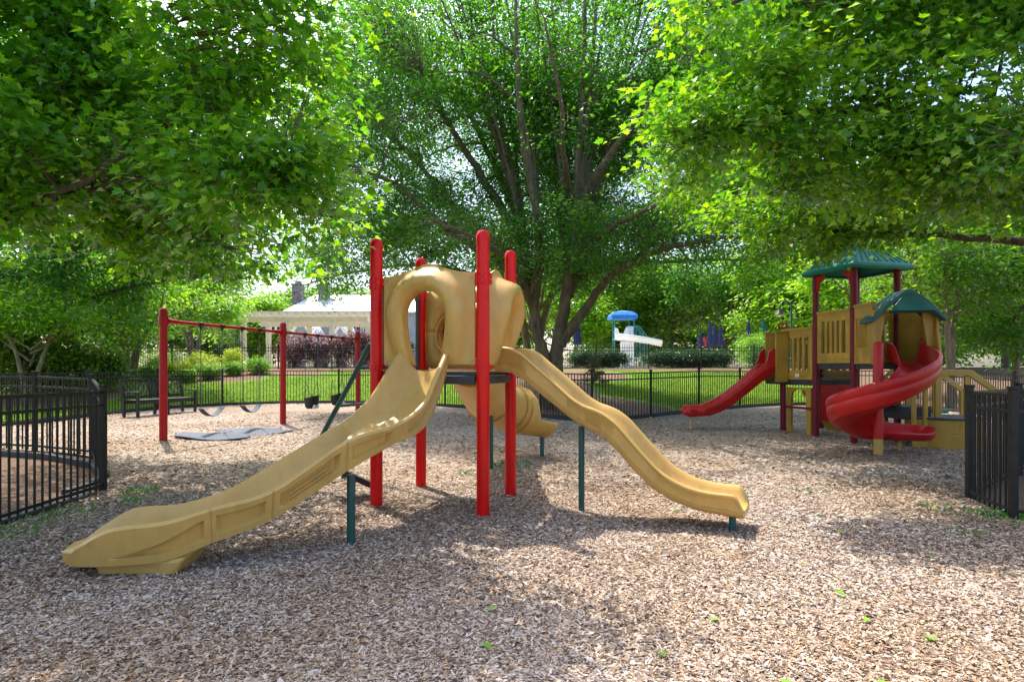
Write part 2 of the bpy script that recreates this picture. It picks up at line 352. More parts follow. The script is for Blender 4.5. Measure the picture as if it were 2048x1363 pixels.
# ------------------------------------------------------------------ world, sun, camera
SUN = Vector((-.32, .46, 1.0)).normalized()              # towards the sun: high, behind the scene, a little to the left
w = bpy.data.worlds.new("World"); SC.world = w; w.use_nodes = True
wn = w.node_tree.nodes; bg = wn['Background']; bg.inputs['Strength'].default_value = .15
sky = wn.new('ShaderNodeTexSky'); sky.sky_type = 'NISHITA'; sky.sun_disc = False
sky.sun_elevation = math.asin(SUN.z); sky.sun_rotation = math.atan2(SUN.x, SUN.y)
sky.air_density = 1.0; sky.dust_density = 3.0; sky.ozone_density = 1.0
w.node_tree.links.new(sky.outputs['Color'], bg.inputs['Color'])
sl = bpy.data.lights.new('sun', 'SUN'); sl.energy = 2.5; sl.angle = R(.5); sl.color = (1, .95, .86)
so = bpy.data.objects.new('sun', sl); COL.objects.link(so); so.location = (0, 0, 40)
so.rotation_euler = SUN.to_track_quat('Z', 'Y').to_euler()
cd = bpy.data.cameras.new('camera'); cam = bpy.data.objects.new('camera', cd); COL.objects.link(cam); SC.camera = cam
cam.location = (0, 0, CH); cam.rotation_euler = (R(90), 0, 0)
cd.sensor_width = 36; cd.sensor_fit = 'HORIZONTAL'; cd.lens = 36 * F / 2048; cd.shift_y = (CY - 681.5) / 2048; cd.clip_end = 2000; cd.clip_start = .05
SC.view_settings.view_transform = 'Standard'; SC.view_settings.look = 'None'; SC.view_settings.exposure = 1.55; SC.view_settings.gamma = 1
SC.render.engine = 'CYCLES'
cy = SC.cycles; cy.max_bounces = 8; cy.diffuse_bounces = 4; cy.glossy_bounces = 3; cy.transmission_bounces = 5; cy.use_denoising = True
cy.caustics_reflective = False; cy.caustics_refractive = False; cy.sample_clamp_indirect = 6

# ------------------------------------------------------------------ ground sheets
BEDS = [(1.5, 17.5, 3.4, 3.0), (3.2, 26.5, 2.0, 2.2), (-6.0, 8.0, 2.2, 2.6), (-13.2, 26.0, 2.2, 1.5), (-17, 21.0, 3.0, 2.5), (-14, 28.3, 5, 1.2), (16.5, 22, 3.5, 9), (7.0, 6.8, 2.2, 2.0), (1.0, 22, 2, 6)]
def bedv(x, y):
    v = 0
    for cx, cy_, rx, ry in BEDS:
        v = max(v, 1.25 - ((x - cx) / rx) ** 2 * .75 - ((y - cy_) / ry) ** 2 * .75)
    v = max(v, smooth(28.6, 29.6, y) * 1.1 * (1 - smooth(31, 32, y)))
    if x > 14: v = max(v, smooth(14, 17, x) * .9)
    if x < -19: v = max(v, smooth(19, 22, -x) * .9)
    v = max(v, smooth(34, 40, y) * .7)
    return min(1, max(0, v)) * 1.0
def sheet(name, xs, ys, m, zoff=0.0, attr=False, keep=None):
    co = [(x, y, gz(x, y) + zoff) for y in ys for x in xs]; nx = len(xs)
    fs = [(j * nx + i, j * nx + i + 1, (j + 1) * nx + i + 1, (j + 1) * nx + i) for j in range(len(ys) - 1) for i in range(nx - 1)
          if keep is None or keep((xs[i] + xs[i + 1]) / 2, (ys[j] + ys[j + 1]) / 2)]
    me = bpy.data.meshes.new(name); me.from_pydata(co, [], fs); me.materials.append(m); me.shade_smooth()
    if attr:
        a = me.attributes.new('bed', 'FLOAT', 'POINT'); a.data.foreach_set('value', [bedv(c[0], c[1]) for c in co])
    o = bpy.data.objects.new(name, me); COL.objects.link(o); return tag(o, kind='structure')
def grow(a, b, st, far):
    v = list(np.arange(a, b + 1e-6, st)); d = st
    while v[-1] < far: d *= 1.5; v.append(v[-1] + d)
    return v
ax = grow(0, 20, .4, 220); gx = [-v for v in ax[:0:-1]] + ax
gy = [-60, -30, -12, -6, -3] + grow(-1, 34, .4, 420)
sheet('lawn', gx, gy, M['lawn'], 0, True)
PLAY = [(-4.45, -3), (-4.5, 2.6), (-4.6, 4.8), (-4.85, 7.0), (-6.4, 9.0), (-7.56, 9.35), (-9.7, 9.9)] + BACK + [(11.9, 12.5), (9.6, 10.3), (7.05, 8.2), (5.07, 6.54), (4.74, 5.58), (4.74, -3)]
def inside(x, y, poly=PLAY):
    c = False; j = len(poly) - 1
    for i in range(len(poly)):
        xi, yi = poly[i]; xj, yj = poly[j]
        if (yi > y) != (yj > y) and x < (xj - xi) * (y - yi) / (yj - yi) + xi: c = not c
        j = i
    return c
def inside_n(x, y, poly):
    c = np.zeros(len(x), bool); j = len(poly) - 1
    for i in range(len(poly)):
        xi, yi = poly[i]; xj, yj = poly[j]
        if yi != yj: c ^= ((yi > y) != (yj > y)) & (x < (xj - xi) * (y - yi) / (yj - yi) + xi)
        j = i
    return c
def mulch_sheet():
    # open to the camera side too: the ground by the gate continues under the viewer
    pts = []
    ring = [(-14, -6), (-14, -1), (-4.5, -1)] + PLAY[1:-1] + [(4.9, 5.2), (16, 4.4), (16, -6)]
    for i in range(len(ring)):
        a = Vector(ring[i]); b = Vector(ring[(i + 1) % len(ring)]); k = max(1, int((b - a).length / .4))
        pts += [a + (b - a) * (j / k) for j in range(k)]
    nb = len(pts)
    for x in np.arange(-13.5, 16, .45):
        for y in np.arange(-5.5, 22, .45):
            if inside(x, y, ring): pts.append(Vector((x + .1 * math.sin(y * 5), y)))
    v, e, f, *_ = geometry.delaunay_2d_cdt([Vector((p[0], p[1])) for p in pts], [(i, (i + 1) % nb) for i in range(nb)], [list(range(nb))], 1, 1e-4)
    me = bpy.data.meshes.new('mulch'); me.from_pydata([(p.x, p.y, gz(p.x, p.y) + .03) for p in v], [], [tuple(q) for q in f])
    bm = bmesh.new(); bm.from_mesh(me); bmesh.ops.recalc_face_normals(bm, faces=bm.faces)
    if sum(fc.normal.z for fc in bm.faces) < 0: bmesh.ops.reverse_faces(bm, faces=bm.faces)
    bm.to_mesh(me); bm.free()
    me.materials.append(M['mulch']); me.shade_smooth()
    o = bpy.data.objects.new('mulch', me); COL.objects.link(o); tag(o, kind='structure')
    return ring
RING = mulch_sheet()
sheet('pool_deck', list(np.arange(-60, 60.1, 2)), [32.6, 34, 38, 44, 50, 56], M['concrete'], .05)

# loose chips lying over the near mulch
def chips(n, y0, y1, s):
    y = np.exp(rng.uniform(math.log(y0), math.log(y1), n)); x = rng.uniform(-1, 1, n) * (y * .95 + .3)
    ok = inside_n(x, y, RING); x = x[ok]; y = y[ok]; n = len(x)
    z = gzn(x, y) + .03 + rng.uniform(.002, .016, n)
    a = rng.uniform(0, 2 * np.pi, n); L = rng.gamma(4, .0052, n) * s + .004; W = L * rng.uniform(.18, .42, n)
    tl = rng.normal(0, .22, n); tw = rng.normal(0, .35, n)
    ux, uy = np.cos(a), np.sin(a)
    loc = np.array([(-1, -.7), (-.3, -1), (1, -.6), (.9, .5), (.1, 1), (-.95, .6)])
    co = np.zeros((n, 6, 3))
    for k, (p, q) in enumerate(loc):
        p = p + rng.uniform(-.25, .25, n); q = q + rng.uniform(-.3, .3, n)
        co[:, k, 0] = x + ux * p * L - uy * q * W; co[:, k, 1] = y + uy * p * L + ux * q * W
        co[:, k, 2] = z + tl * p * L + tw * q * W - .10 * p * p * L
    return co.reshape(-1, 3), n
c1, n1 = chips(520000, 2.3, 7.5, .44); c2, n2 = chips(110000, 7.0, 17, .75)
cc = np.vstack((c1, c2)); nn = n1 + n2
me = raw_mesh('wood_chips', cc, np.full(nn, 6), np.arange(nn * 6), M['chips'])
o = bpy.data.objects.new('wood_chips', me); COL.objects.link(o); tag(o, 'loose weathered wood chips covering the playground floor', 'wood chips', kind='stuff')

# grass blades on the lawn beyond the fence
def grass(n):
    xs = []; 
    y = rng.uniform(14.5, 29.5, n * 2); x = rng.uniform(-1, 1, n * 2) * y * .9
    q = [(a, b) for a, b in zip(x, y) if not inside(a, b, RING) and bedv(a, b) < .32 and b > 12][:n]
    q = np.array(q); n = len(q); z = np.array([gz(a, b) for a, b in q])
    h = rng.uniform(.03, .075, n) ; a = rng.uniform(0, 6.28, n); wd = rng.uniform(.006, .012, n); ln = rng.uniform(0, .05, n)
    co = np.zeros((n, 3, 3))
    co[:, 0] = np.c_[q[:, 0] - np.cos(a) * wd, q[:, 1] - np.sin(a) * wd, z]; co[:, 1] = np.c_[q[:, 0] + np.cos(a) * wd, q[:, 1] + np.sin(a) * wd, z]
    co[:, 2] = np.c_[q[:, 0] + np.sin(a) * ln, q[:, 1] - np.cos(a) * ln, z + h]
    me = raw_mesh('grass', co.reshape(-1, 3), np.full(n, 3), np.arange(n * 3), M['grassb'])
    o = bpy.data.objects.new('grass', me); COL.objects.link(o); tag(o, 'short mown grass blades on the lawn behind the fence', 'grass', kind='stuff')
grass(150000)

# weeds in the mulch
def weeds(spots):
    co = []; 
    for (x, y, r, n) in spots:
        for _ in range(n):
            a = random.uniform(0, 6.28); d = r * math.sqrt(random.random()); px = x + d * math.cos(a); py = y + d * math.sin(a)
            z = gz(px, py) + .035; b = random.uniform(0, 6.28); L = random.uniform(.015, .04); wd = L * .38; up = random.uniform(.01, .05)
            c, s = math.cos(b), math.sin(b)
            co += [(px, py, z), (px + c * L * .5 - s * wd, py + s * L * .5 + c * wd, z + up * .7), (px + c * L, py + s * L, z + up), (px + c * L * .5 + s * wd, py + s * L * .5 - c * wd, z + up * .7)]
    co = np.array(co); n = len(co) // 4
    me = raw_mesh('weeds', co, np.full(n, 4), np.arange(n * 4), M['weed'])
    o = bpy.data.objects.new('weeds', me); COL.objects.link(o); tag(o, 'small green weeds sprouting through the mulch near the fences', 'weeds', kind='stuff')
weeds([(-4.35, 6.9, .2, 130), (-4.1, 6.35, .14, 70), (-4.55, 5.9, .35, 160), (-4.4, 5.35, .3, 90), (-4.2, 5.0, .15, 40), (.0, 8.7, .35, 220), (-.55, 8.1, .2, 60), (4.75, 5.75, .22, 190), (4.6, 5.5, .3, 80),
       (4.45, 6.0, .3, 50), (3.9, 5.1, .15, 20), (3.5, 6.9, .2, 25), (4.3, 4.6, .12, 20), (6.6, 19.0, .5, 90), (2.6, 14.2, .5, 80), (9, 18.5, .8, 90), (-7.2, 20.6, .7, 90), (-4.6, 19.8, .6, 70)])
# fallen green leaves
lf = MB(); pts = [(0, 0), (.02, .012), (.045, .03), (.04, .012), (.075, 0), (.04, -.014), (.045, -.03), (.018, -.012)]
for i, (px, py) in enumerate([(1375, 1006), (1358, 1018), (1733, 1242), (1870, 1279), (1580, 1356), (1694, 1192), (1420, 1240), (1336, 1310), (975, 1216), (960, 1280), (1855, 1105), (1685, 1057), (1792, 968), (1745, 1357)]):
    Y = F * 1.39 / (py - CY); p = P(px, py, Y)
    if i == 0:
        lf.add([(a, b, .004 + abs(b) * .25) for a, b in pts], [tuple(range(len(pts)))])
        first = lf.build('fallen_leaf', M['fallen']); ob = first
    else:
        ob = first.copy(); COL.objects.link(ob)
    ob.location = (p.x, p.y, gz(p.x, p.y) + .052); ob.rotation_euler = (random.uniform(-.3, .3), random.uniform(-.3, .3), random.uniform(0, 6.28))
    s = random.uniform(.8, 1.25); ob.scale = (s, s, s)
    tag(ob, 'small green maple leaf fallen on the wood chips', 'leaf', 'fallen green leaves on the wood chips')

# ------------------------------------------------------------------ fences
def fence(name, pts, label, h=1.22, gap=.105, spike=False, dz=0.0, m='blackf', skip=(), pw=.06, postcap=True, sub=None):
    c = pts[len(pts) // 2]; root = empty(name, (c[0], c[1], gz(*c)), label, 'fence')
    hz = lambda p: gz(p[0], p[1]) + dz
    for i, p in enumerate(pts):
        z = hz(p); mb = MB(); mb.box((p[0], p[1], z + h / 2 + .0), (pw, pw, h + .08))
        mb.box((p[0], p[1], z + h + .055), (pw + .012, pw + .012, .03))
        mb.build('post', M[m], root, bevel=.004)
    for i in range(len(pts) - 1):
        if i in skip: continue
        a = Vector((*pts[i], hz(pts[i]))); b = Vector((*pts[i + 1], hz(pts[i + 1]))); d = (b - a); L = d.length; d.normalize()
        a2 = a + d * (pw / 2 + .003); b2 = b - d * (pw / 2 + .003); mb = MB(); up = lambda z: Vector((0, 0, z))
        top = h - (.13 if spike else .02)
        for z in (top, top - .15, .11): mb.bar(a2 + up(z), b2 + up(z), .028, .032)
        n = int(L / gap); ln = b2 - a2
        for k in range(1, n):
            q = a2 + ln * (k / n); z1 = h + .04 if spike else top - .002
            mb.bar(q + up(.045), q + up(z1), .016, .0165, up=d)
            if spike:
                s = .0085; t = q + up(z1); mb.add([t + Vector((-s, -s, 0)), t + Vector((s, -s, 0)), t + Vector((s, s, 0)), t + Vector((-s, s, 0)), t + up(.05)], [(0, 1, 4), (1, 2, 4), (2, 3, 4), (3, 0, 4)])
        mb.build('panel', M[m], root)
    return root
def edging(pts, name, label, hgt=.12, off=0.0):
    mb = MB()
    for a, b in zip(pts[:-1], pts[1:]):
        va = Vector((*a, gz(*a) + .03)); vb = Vector((*b, gz(*b) + .03)); d = (vb - va).normalized()
        mb.bar(va + d * .01, vb - d * .01, .11, hgt)
    o = mb.build(name, M['edge'], None, bevel=.012, loc=(pts[0][0], pts[0][1], gz(*pts[0])))
    tag(o, label, 'edging')
fence('perimeter_fence', BACK + [(11.9, 12.5)], 'long black picket fence curving round the back of the playground')
fence('gate_fence', [(-11.9, 10.4), (-9.7, 9.9), (-7.56, 9.35), (-6.4, 9.0), (-4.85, 7.0), (-4.62, 4.8), (-4.55, 2.7)], 'black picket fence corner standing left of the wide tan slide', gap=.115)
fence('side_fence', [(9.6, 10.3), (7.05, 8.2), (5.07, 6.54), (4.74, 5.58), (6.6, 5.2)], 'black picket fence corner in front of the red spiral slide', gap=.115)
edging(BACK, 'border_edging', 'low black border edging along the foot of the back fence', .15)
edging([(-9.7, 9.75), (-8.2, 9.15), (-6.9, 8.75), (-6.0, 8.45), (-5.45, 7.9), (-5.2, 7.3), (-5.15, 6.8)], 'bed_edging', 'low curved grey edging behind the near left fence', .12)
edging([(-4.83, 6.8), (-4.68, 5.4), (-4.6, 4.5), (-4.6, 3.2)], 'gate_edging', 'black edging strip under the near left fence', .08)
up_pts = [(-20 + 2.7 * k, 30 + .02 * k) for k in range(15)]
fence('pool_fence', up_pts, 'black spear topped fence on the rise behind the lawn', h=1.2, gap=.12, spike=True, dz=.0, m='black')
# ------------------------------------------------------------------ trees and shrubs
MAPLE = [(0, 0), (-.10, -.10), (-.34, -.06), (-.30, .08), (-.56, .34), (-.33, .36), (-.22, .44), (-.28, .62), (-.12, .66), (0, 1.0)]
def leaf_tpl(kind):
    if kind == 'maple':
        Lh = MAPLE; Rh = [(-x, y) for x, y in MAPLE[1:-1]]
        v = Lh + Rh; nL = len(Lh); f = [list(range(nL))[::-1], [0] + list(range(nL, nL + len(Rh))) + [nL - 1]]
        return np.array(v), f
    if kind == 'leaf':
        return np.array([(0, 0), (-.25, .4), (0, 1.0), (.25, .4)]), [[0, 3, 2, 1]]
    if kind == 'broad':
        return np.array([(0, 0), (-.24, .25), (-.2, .7), (0, 1.0), (.2, .7), (.24, .25)]), [[0, 5, 4, 3, 2, 1]]
def leaves_mesh(name, pos, tip, nor, size, kind, m, droop=.18, fold=.22):
    tpl, fs = leaf_tpl(kind); n = len(pos); k = len(tpl)
    tip = tip / np.linalg.norm(tip, axis=1, keepdims=True)
    nor = nor - tip * (nor * tip).sum(1, keepdims=True); nor /= np.linalg.norm(nor, axis=1, keepdims=True) + 1e-9
    bx = np.cross(tip, nor); s = size[:, None, None]
    wv = fold * np.abs(tpl[:, 0]) - droop * tpl[:, 1] ** 2
    co = pos[:, None] + s * (bx[:, None] * tpl[None, :, :1] + tip[:, None] * tpl[None, :, 1:2] + nor[:, None] * wv[None, :, None])
    lt = np.tile([len(f) for f in fs], n); flat = np.concatenate([np.array(f) for f in fs])
    li = (flat[None] + (np.arange(n) * k)[:, None]).ravel()
    return raw_mesh(name, co.reshape(-1, 3), lt, li, m)
def vnoise(p, sc, seed):
    q = p * sc + seed * 7.31
    return (np.sin(q[:, 0] * 1.7 + 1.3 * np.sin(q[:, 1] * 1.1 + seed)) + np.sin(q[:, 1] * 1.9 + 1.7 * np.sin(q[:, 2] * 1.3)) + np.sin(q[:, 2] * 2.3 + 1.1 * np.sin(q[:, 0] * .9))) / 3
def sample_blobs(blobs, n, r, bias=.45, gap=.0, seed=0, nsc=1.0):
    vol = np.array([b[1][0] * b[1][1] * b[1][2] for b in blobs]) ** .85; pr = vol / vol.sum(); out = []
    tot = 0
    while tot < n:
        k = r.choice(len(blobs), n, p=pr); d = r.normal(size=(n, 3)); d /= np.linalg.norm(d, axis=1, keepdims=True)
        rad = r.uniform(0, 1, n) ** bias
        c = np.array([b[0] for b in blobs])[k]; rr = np.array([b[1] for b in blobs])[k]
        p = c + d * rad[:, None] * rr * (1 + .16 * vnoise(d * 2.2 + c * .3, 1.6, seed + 3)[:, None])
        if gap > -1: p = p[vnoise(p, nsc, seed) > gap - r.uniform(0, .25, len(p))]
        out.append(p); tot += len(p)
    return np.vstack(out)[:n]
def tree(name, label, cat, base, limbs, blobs, n2, n3, per, kind, size, leafm, barkm, seed, group=None, crad=.34, flat=.45, gap=-.25, bias=.45, r2=.035, nsc=.8, part='trunk', keep=None, twig_n=3, up=.75, minz=None):
    r = np.random.default_rng(seed); root = empty(name, base, label, cat, group)
    mb = MB(); sk = []; sr = []
    for pts, ra, rb in limbs:
        c = catmull(pts, 6); k = len(c); rad = [ra + (rb - ra) * (i / (k - 1)) ** .8 for i in range(k)]
        if len(pts) > 2:
            c[1:-1] += r.normal(0, .008 + .06 * min(ra, .1), (k - 2, 3))
        mb.tube(c, rad, 12 if ra > .12 else 8); sk += list(c); sr += rad
    sk = np.array(sk); sr = np.array(sr)
    cl = sample_blobs(blobs, n3, r, bias, gap, seed, nsc)
    if keep is not None: cl = cl[keep(cl)]
    if n2:
        ct = sample_blobs(blobs, n2, r, .6, -2, seed)
        ct = ct * .92 + np.array(blobs[0][0]) * .08
        add = []; addr = []
        for q in ct:
            d = np.linalg.norm(sk - q, axis=1) + np.maximum(0, sk[:, 2] - q[2]) * .6
            i = int(np.argmin(d)); a = sk[i]; v = q - a; ln = np.linalg.norm(v)
            if ln < .3: continue
            mid = a + v * .5 + np.array((0, 0, .10 * ln)) + r.normal(0, .06 * ln, 3)
            c = catmull([a, mid, q], 5); rr = min(sr[i] * .7, r2 + .008 * ln)
            mb.tube(c, [rr * (1 - .8 * t / (len(c) - 1)) for t in range(len(c))], 5); add += list(c[2:]); addr += [rr * .5] * (len(c) - 2)
        if add: sk = np.vstack((sk, np.array(add)))
    pos = []; tip = []; nor = []
    for q in cl:
        d = np.linalg.norm(sk - q, axis=1) + np.maximum(0, sk[:, 2] - q[2]) * .4
        a = sk[int(np.argmin(d))]; v = q - a; ln = np.linalg.norm(v)
        if ln > 1e-3 and twig_n:
            mid = a + v * .5 + np.array((0, 0, .08 * ln)) + r.normal(0, .05 * ln, 3)
            t0 = .011 if ln > .8 else .007
            mb.tube([a, mid, q], [t0 * (r2 / .035), t0 * .6 * (r2 / .035), .003], twig_n, cap=False)
        dirn = v / (ln + 1e-6); dirn[2] *= .5
        m_ = max(3, int(r.normal(per, per * .25)))
        off = r.normal(0, 1, (m_, 3)) * np.array((crad, crad, crad * flat)) * .6
        pp = q + off - dirn * r.uniform(0, crad * 1.2, m_)[:, None]
        tp = off * .8 / crad + dirn * .6 + r.normal(0, .45, (m_, 3)); tp[:, 2] = tp[:, 2] * .5 - .25
        nn_ = np.tile((0, 0, 1.0), (m_, 1)) * up + r.normal(0, .42, (m_, 3)) + off * .3 / crad
        pos.append(pp); tip.append(tp); nor.append(nn_)
    mb.build(part, M[barkm], root, sharp=80, recalc=False)
    pos = np.vstack(pos); tip = np.vstack(tip); nor = np.vstack(nor)
    if minz is not None:
        ok = pos[:, 2] > minz; pos, tip, nor = pos[ok], tip[ok], nor[ok]
    sz = size * r.uniform(.6, 1.25, len(pos))
    me = leaves_mesh('crown' if part == 'trunk' else 'foliage', pos - np.array(base), tip, nor, sz, kind, M[leafm])
    ob = bpy.data.objects.new(me.name, me); COL.objects.link(ob); ob.parent = root
    return root
def T(px, py, Y): return tuple(P(px, py, Y))

# the big many-stemmed elm behind the fence
zb = gz(1.25, 17.5)
E = lambda px, py, d=0: T(px, py, 17.5 + d)
limbs = [([(1.08, 17.5, zb - .2), E(1094, 745), E(1082, 690), E(1066, 610), E(1052, 520, .3), E(1030, 400, .6), E(985, 250, 1), E(950, 100, 1.4), E(930, -90, 1.8)], .24, .035),
         ([(1.34, 17.5, zb - .2), E(1112, 745), E(1114, 690), E(1130, 610, -.2), E(1140, 520, -.4), E(1150, 430, -.5), E(1156, 300, -.8), E(1166, 150, -1), E(1170, -80, -1)], .27, .04),
         ([E(1122, 690), E(1165, 625, -.4), E(1230, 545, -.8), E(1330, 498, -1.2), E(1450, 475, -1.6), E(1540, 480, -2)], .17, .03),
         ([E(1120, 680, .1), E(1150, 640, .3), E(1215, 560, .8), E(1300, 490, 1.2), E(1390, 430, 2)], .13, .03),
         ([E(1135, 590), E(1175, 480, .5), E(1192, 380, .8), E(1215, 250, 1.2), E(1260, 100, 1.5), E(1300, -70, 1.8)], .19, .035),
         ([E(1066, 610), E(1078, 520, -.6), E(1074, 430, -1), E(1048, 300, -1.5), E(1035, 150, -2), E(1030, -80, -2.2)], .18, .035),
         ([E(1060, 580), E(1000, 525, -.6), E(900, 462, -1.4), E(830, 400, -2), E(785, 365, -2.4), E(700, 330, -3)], .16, .03),
         ([E(1048, 490, .2), E(975, 370, 1), E(905, 260, 1.5), E(830, 140, 2), E(760, 10, 2.6)], .17, .03),
         ([E(1040, 440, .4), E(1000, 350, 2), E(960, 270, 3), E(905, 130, 3.8), E(870, -60, 4.4)], .16, .03),
         ([E(1150, 430, -.5), E(1205, 330, -1.4), E(1290, 220, -2.4), E(1370, 110, -3.2)], .15, .03),
         ([E(1140, 520, -.4), E(1118, 400, .6), E(1110, 250, 1.6), E(1105, 30, 2.4)], .17, .03),
         ([E(1150, 450, -.5), E(1180, 330, .8), E(1225, 180, 1.8), E(1270, -20, 2.6)], .14, .03),
         ([E(1140, 560), E(1250, 530, 2.4), E(1400, 520, 3.4), E(1520, 520, 4)], .11, .025),
         ([E(1064, 600), E(960, 555, 2), E(850, 530, 3), E(700, 545, 3.6), E(610, 570, 4)], .12, .025),
         ([E(1062, 610), E(1030, 540, -1.6), E(960, 480, -3.4), E(860, 440, -5)], .11, .025),
         ([E(1145, 540), E(1190, 480, -2), E(1290, 420, -3.6), E(1420, 380, -5)], .12, .025),
         ([E(1150, 430), E(1130, 330, -2), E(1120, 200, -3.2), E(1090, 40, -4)], .12, .025),
         ([E(1156, 300, -.8), E(1180, 180, -.6), E(1190, 50, -.4), E(1200, -100, 0)], .10, .03),
         ([E(1030, 400, .6), E(1010, 280, .4), E(990, 140, .2), E(985, -60, 0)], .10, .03),
         ([E(1050, 520), E(935, 440, .5), E(840, 330, .9), E(760, 240, 1.2), E(680, 120, 1.6)], .13, .03)]
for k in range(18):
    st = [E(1054, 500), E(1140, 510, -.3), E(1151, 420, -.5), E(1034, 410, .6), E(1074, 440, -1), E(1190, 390, .8)][k % 6]; ex = [900, 1060, 1230, 850, 1000, 1330][k % 6] + 38 * (k // 6); d_ = [-1.5, 1.5, 3.2][k // 6] + .3 * (k % 3)
    e_ = E(ex, -70, d_); q_ = lambda f, b: tuple(st[i] + (e_[i] - st[i]) * f + (b if i == 2 else 0) for i in range(3))
    limbs.append(([st, q_(.3, .35), q_(.65, .3), e_], .07, .016))
blobs = [((1.2, 17.8, 9.6), (7.2, 6.2, 5.6)), ((1.2, 20.5, 9.8), (8.2, 4.0, 5.6)), ((5.0, 23.5, 8.6), (4.2, 2.6, 2.8)), ((-5.3, 17.0, 4.2), (2.5, 1.8, .9)), ((-2.6, 18.8, 12.2), (3.6, 3.0, 2.6)), ((4.6, 18.8, 12.2), (3.6, 3.0, 2.6)), ((-3.4, 17.2, 5.2), (4.6, 3.6, 1.5)), ((5.4, 17.0, 5.0), (4.6, 3.6, 1.5)), ((1.0, 16.2, 5.0), (3.2, 2.6, 1.3)), ((-3.5, 18, 9), (4, 4, 4)), ((5.5, 18, 9), (4, 4, 4))]  # back right lobe is added to shade the lawn and fill sky gaps
tree('elm_tree', 'tall many stemmed elm with fanning dark limbs behind the fence', 'tree', (1.25, 17.5, zb), limbs, blobs, 140, 10800, 30, 'leaf', .12, 'elm', 'bark', 3, crad=.42, flat=.4, gap=-.2, bias=.5, nsc=.6, r2=.04, keep=lambda c: (c[:, 1] > 16.6) | (c[:, 2] < 5.6) | (np.abs(c[:, 0] - 1.2) > 3.3) | (np.random.default_rng(1).uniform(size=len(c)) < .25))

# near maples on either side, trunks outside the picture
zb = gz(-8.2, 6.0)
limbs = [([(-8.2, 6.0, zb - .2), (-8.15, 6.0, 1.2), (-8.1, 6.05, 2.4), (-8.0, 6.2, 4.2), (-7.8, 6.3, 6.5), (-7.7, 6.3, 9.0)], .24, .07),
         ([(-8.1, 6.0, 2.2), (-6.4, 5.9, 2.75), (-5.0, 5.8, 3.0), (-4.2, 5.75, 3.15), (-3.2, 5.5, 3.25), (-2.1, 5.4, 3.3)], .085, .015),
         ([(-8.1, 6.05, 1.9), (-6.2, 5.8, 2.45), (-4.7, 5.5, 2.85), (-3.7, 5.4, 3.3), (-2.9, 5.5, 3.9)], .08, .015),
         ([(-8.05, 6.1, 3.4), (-6.2, 5.9, 4.6), (-4.4, 5.8, 5.4), (-2.6, 5.7, 5.9)], .12, .02),
         ([(-7.9, 6.2, 5), (-6.4, 6.1, 5.9), (-4.6, 6.0, 6.3), (-3.0, 5.9, 6.4)], .11, .02),
         ([(-8.05, 6.1, 3.0), (-6.6, 7.0, 3.8), (-4.8, 7.6, 4.2), (-3, 7.8, 4.4)], .11, .02),
         ([(-8.05, 6.1, 3.0), (-7.6, 7.8, 3.8), (-6.6, 9.2, 4.2), (-5.2, 10.0, 4.2)], .09, .02),
         ([(-7.9, 6.2, 5), (-7.4, 4.6, 6), (-6.2, 3.6, 6.6)], .09, .02)]
blobs = [((-4.6, 6.0, 4.4), (2.9, 1.9, 1.75)), ((-2.15, 5.5, 3.15), (1.05, .9, .62)), ((-2.9, 5.8, 5.0), (1.45, 1.3, 1.35)), ((-5.2, 5.0, 3.25), (2.2, 1.0, .85)), ((-3.4, 5.2, 3.2), (1.5, .9, .75)), ((-4.2, 7.2, 3.2), (2.4, 1.3, .8)), ((-3.0, 5.9, 6.3), (1.9, 1.0, .7)), ((-5.6, 10.0, 4.2), (2.6, 1.2, .9)), ((-6.5, 6.5, 5), (2.5, 2.4, 2.4))]  # unseen high lobe above the frame and rear lobe added to shade the mulch
tree('maple_tree', 'leafy maple whose boughs hang in from the left over the swings', 'tree', (-8.2, 6.0, zb), limbs, blobs, 80, 3300, 21, 'maple', .092, 'maple', 'bark2', 5, crad=.28, flat=.35, gap=.02, bias=.5, nsc=1.3, r2=.026, keep=lambda c: c[:, 1] > 4.35)
zb = gz(9.2, 8.2)
limbs = [([(9.2, 8.2, zb - .2), (9.15, 8.2, 1.4), (9.1, 8.2, 3), (9.0, 8.1, 5), (8.8, 8.0, 8.5)], .24, .07),
         ([(9.1, 8.2, 2.9), (7.4, 7.6, 4.0), (6.0, 7.2, 4.4), (4.6, 7.0, 4.5), (3.2, 6.9, 4.4), (2.0, 6.8, 4.0)], .13, .02),
         ([(9.1, 8.2, 3.6), (7.4, 7.4, 5.2), (5.6, 7.1, 5.9), (3.8, 7.0, 6.0), (2.4, 7.0, 5.7)], .12, .02),
         ([(9.0, 8.1, 5), (7.2, 7.6, 7), (5.2, 7.4, 7.8), (3.4, 7.4, 8.0)], .11, .02),
         ([(9.1, 8.2, 2.6), (7.8, 8.8, 3.3), (6.2, 9.4, 3.6), (4.4, 9.6, 3.7)], .10, .02),
         ([(9.1, 8.2, 3.4), (8.4, 9.6, 4.4), (6.8, 11.0, 5.0), (4.6, 11.6, 5.2)], .10, .02),
         ([(9.1, 8.2, 2.7), (8.0, 7.0, 3.4), (6.6, 6.2, 3.7), (5.2, 5.9, 3.7)], .10, .02)]
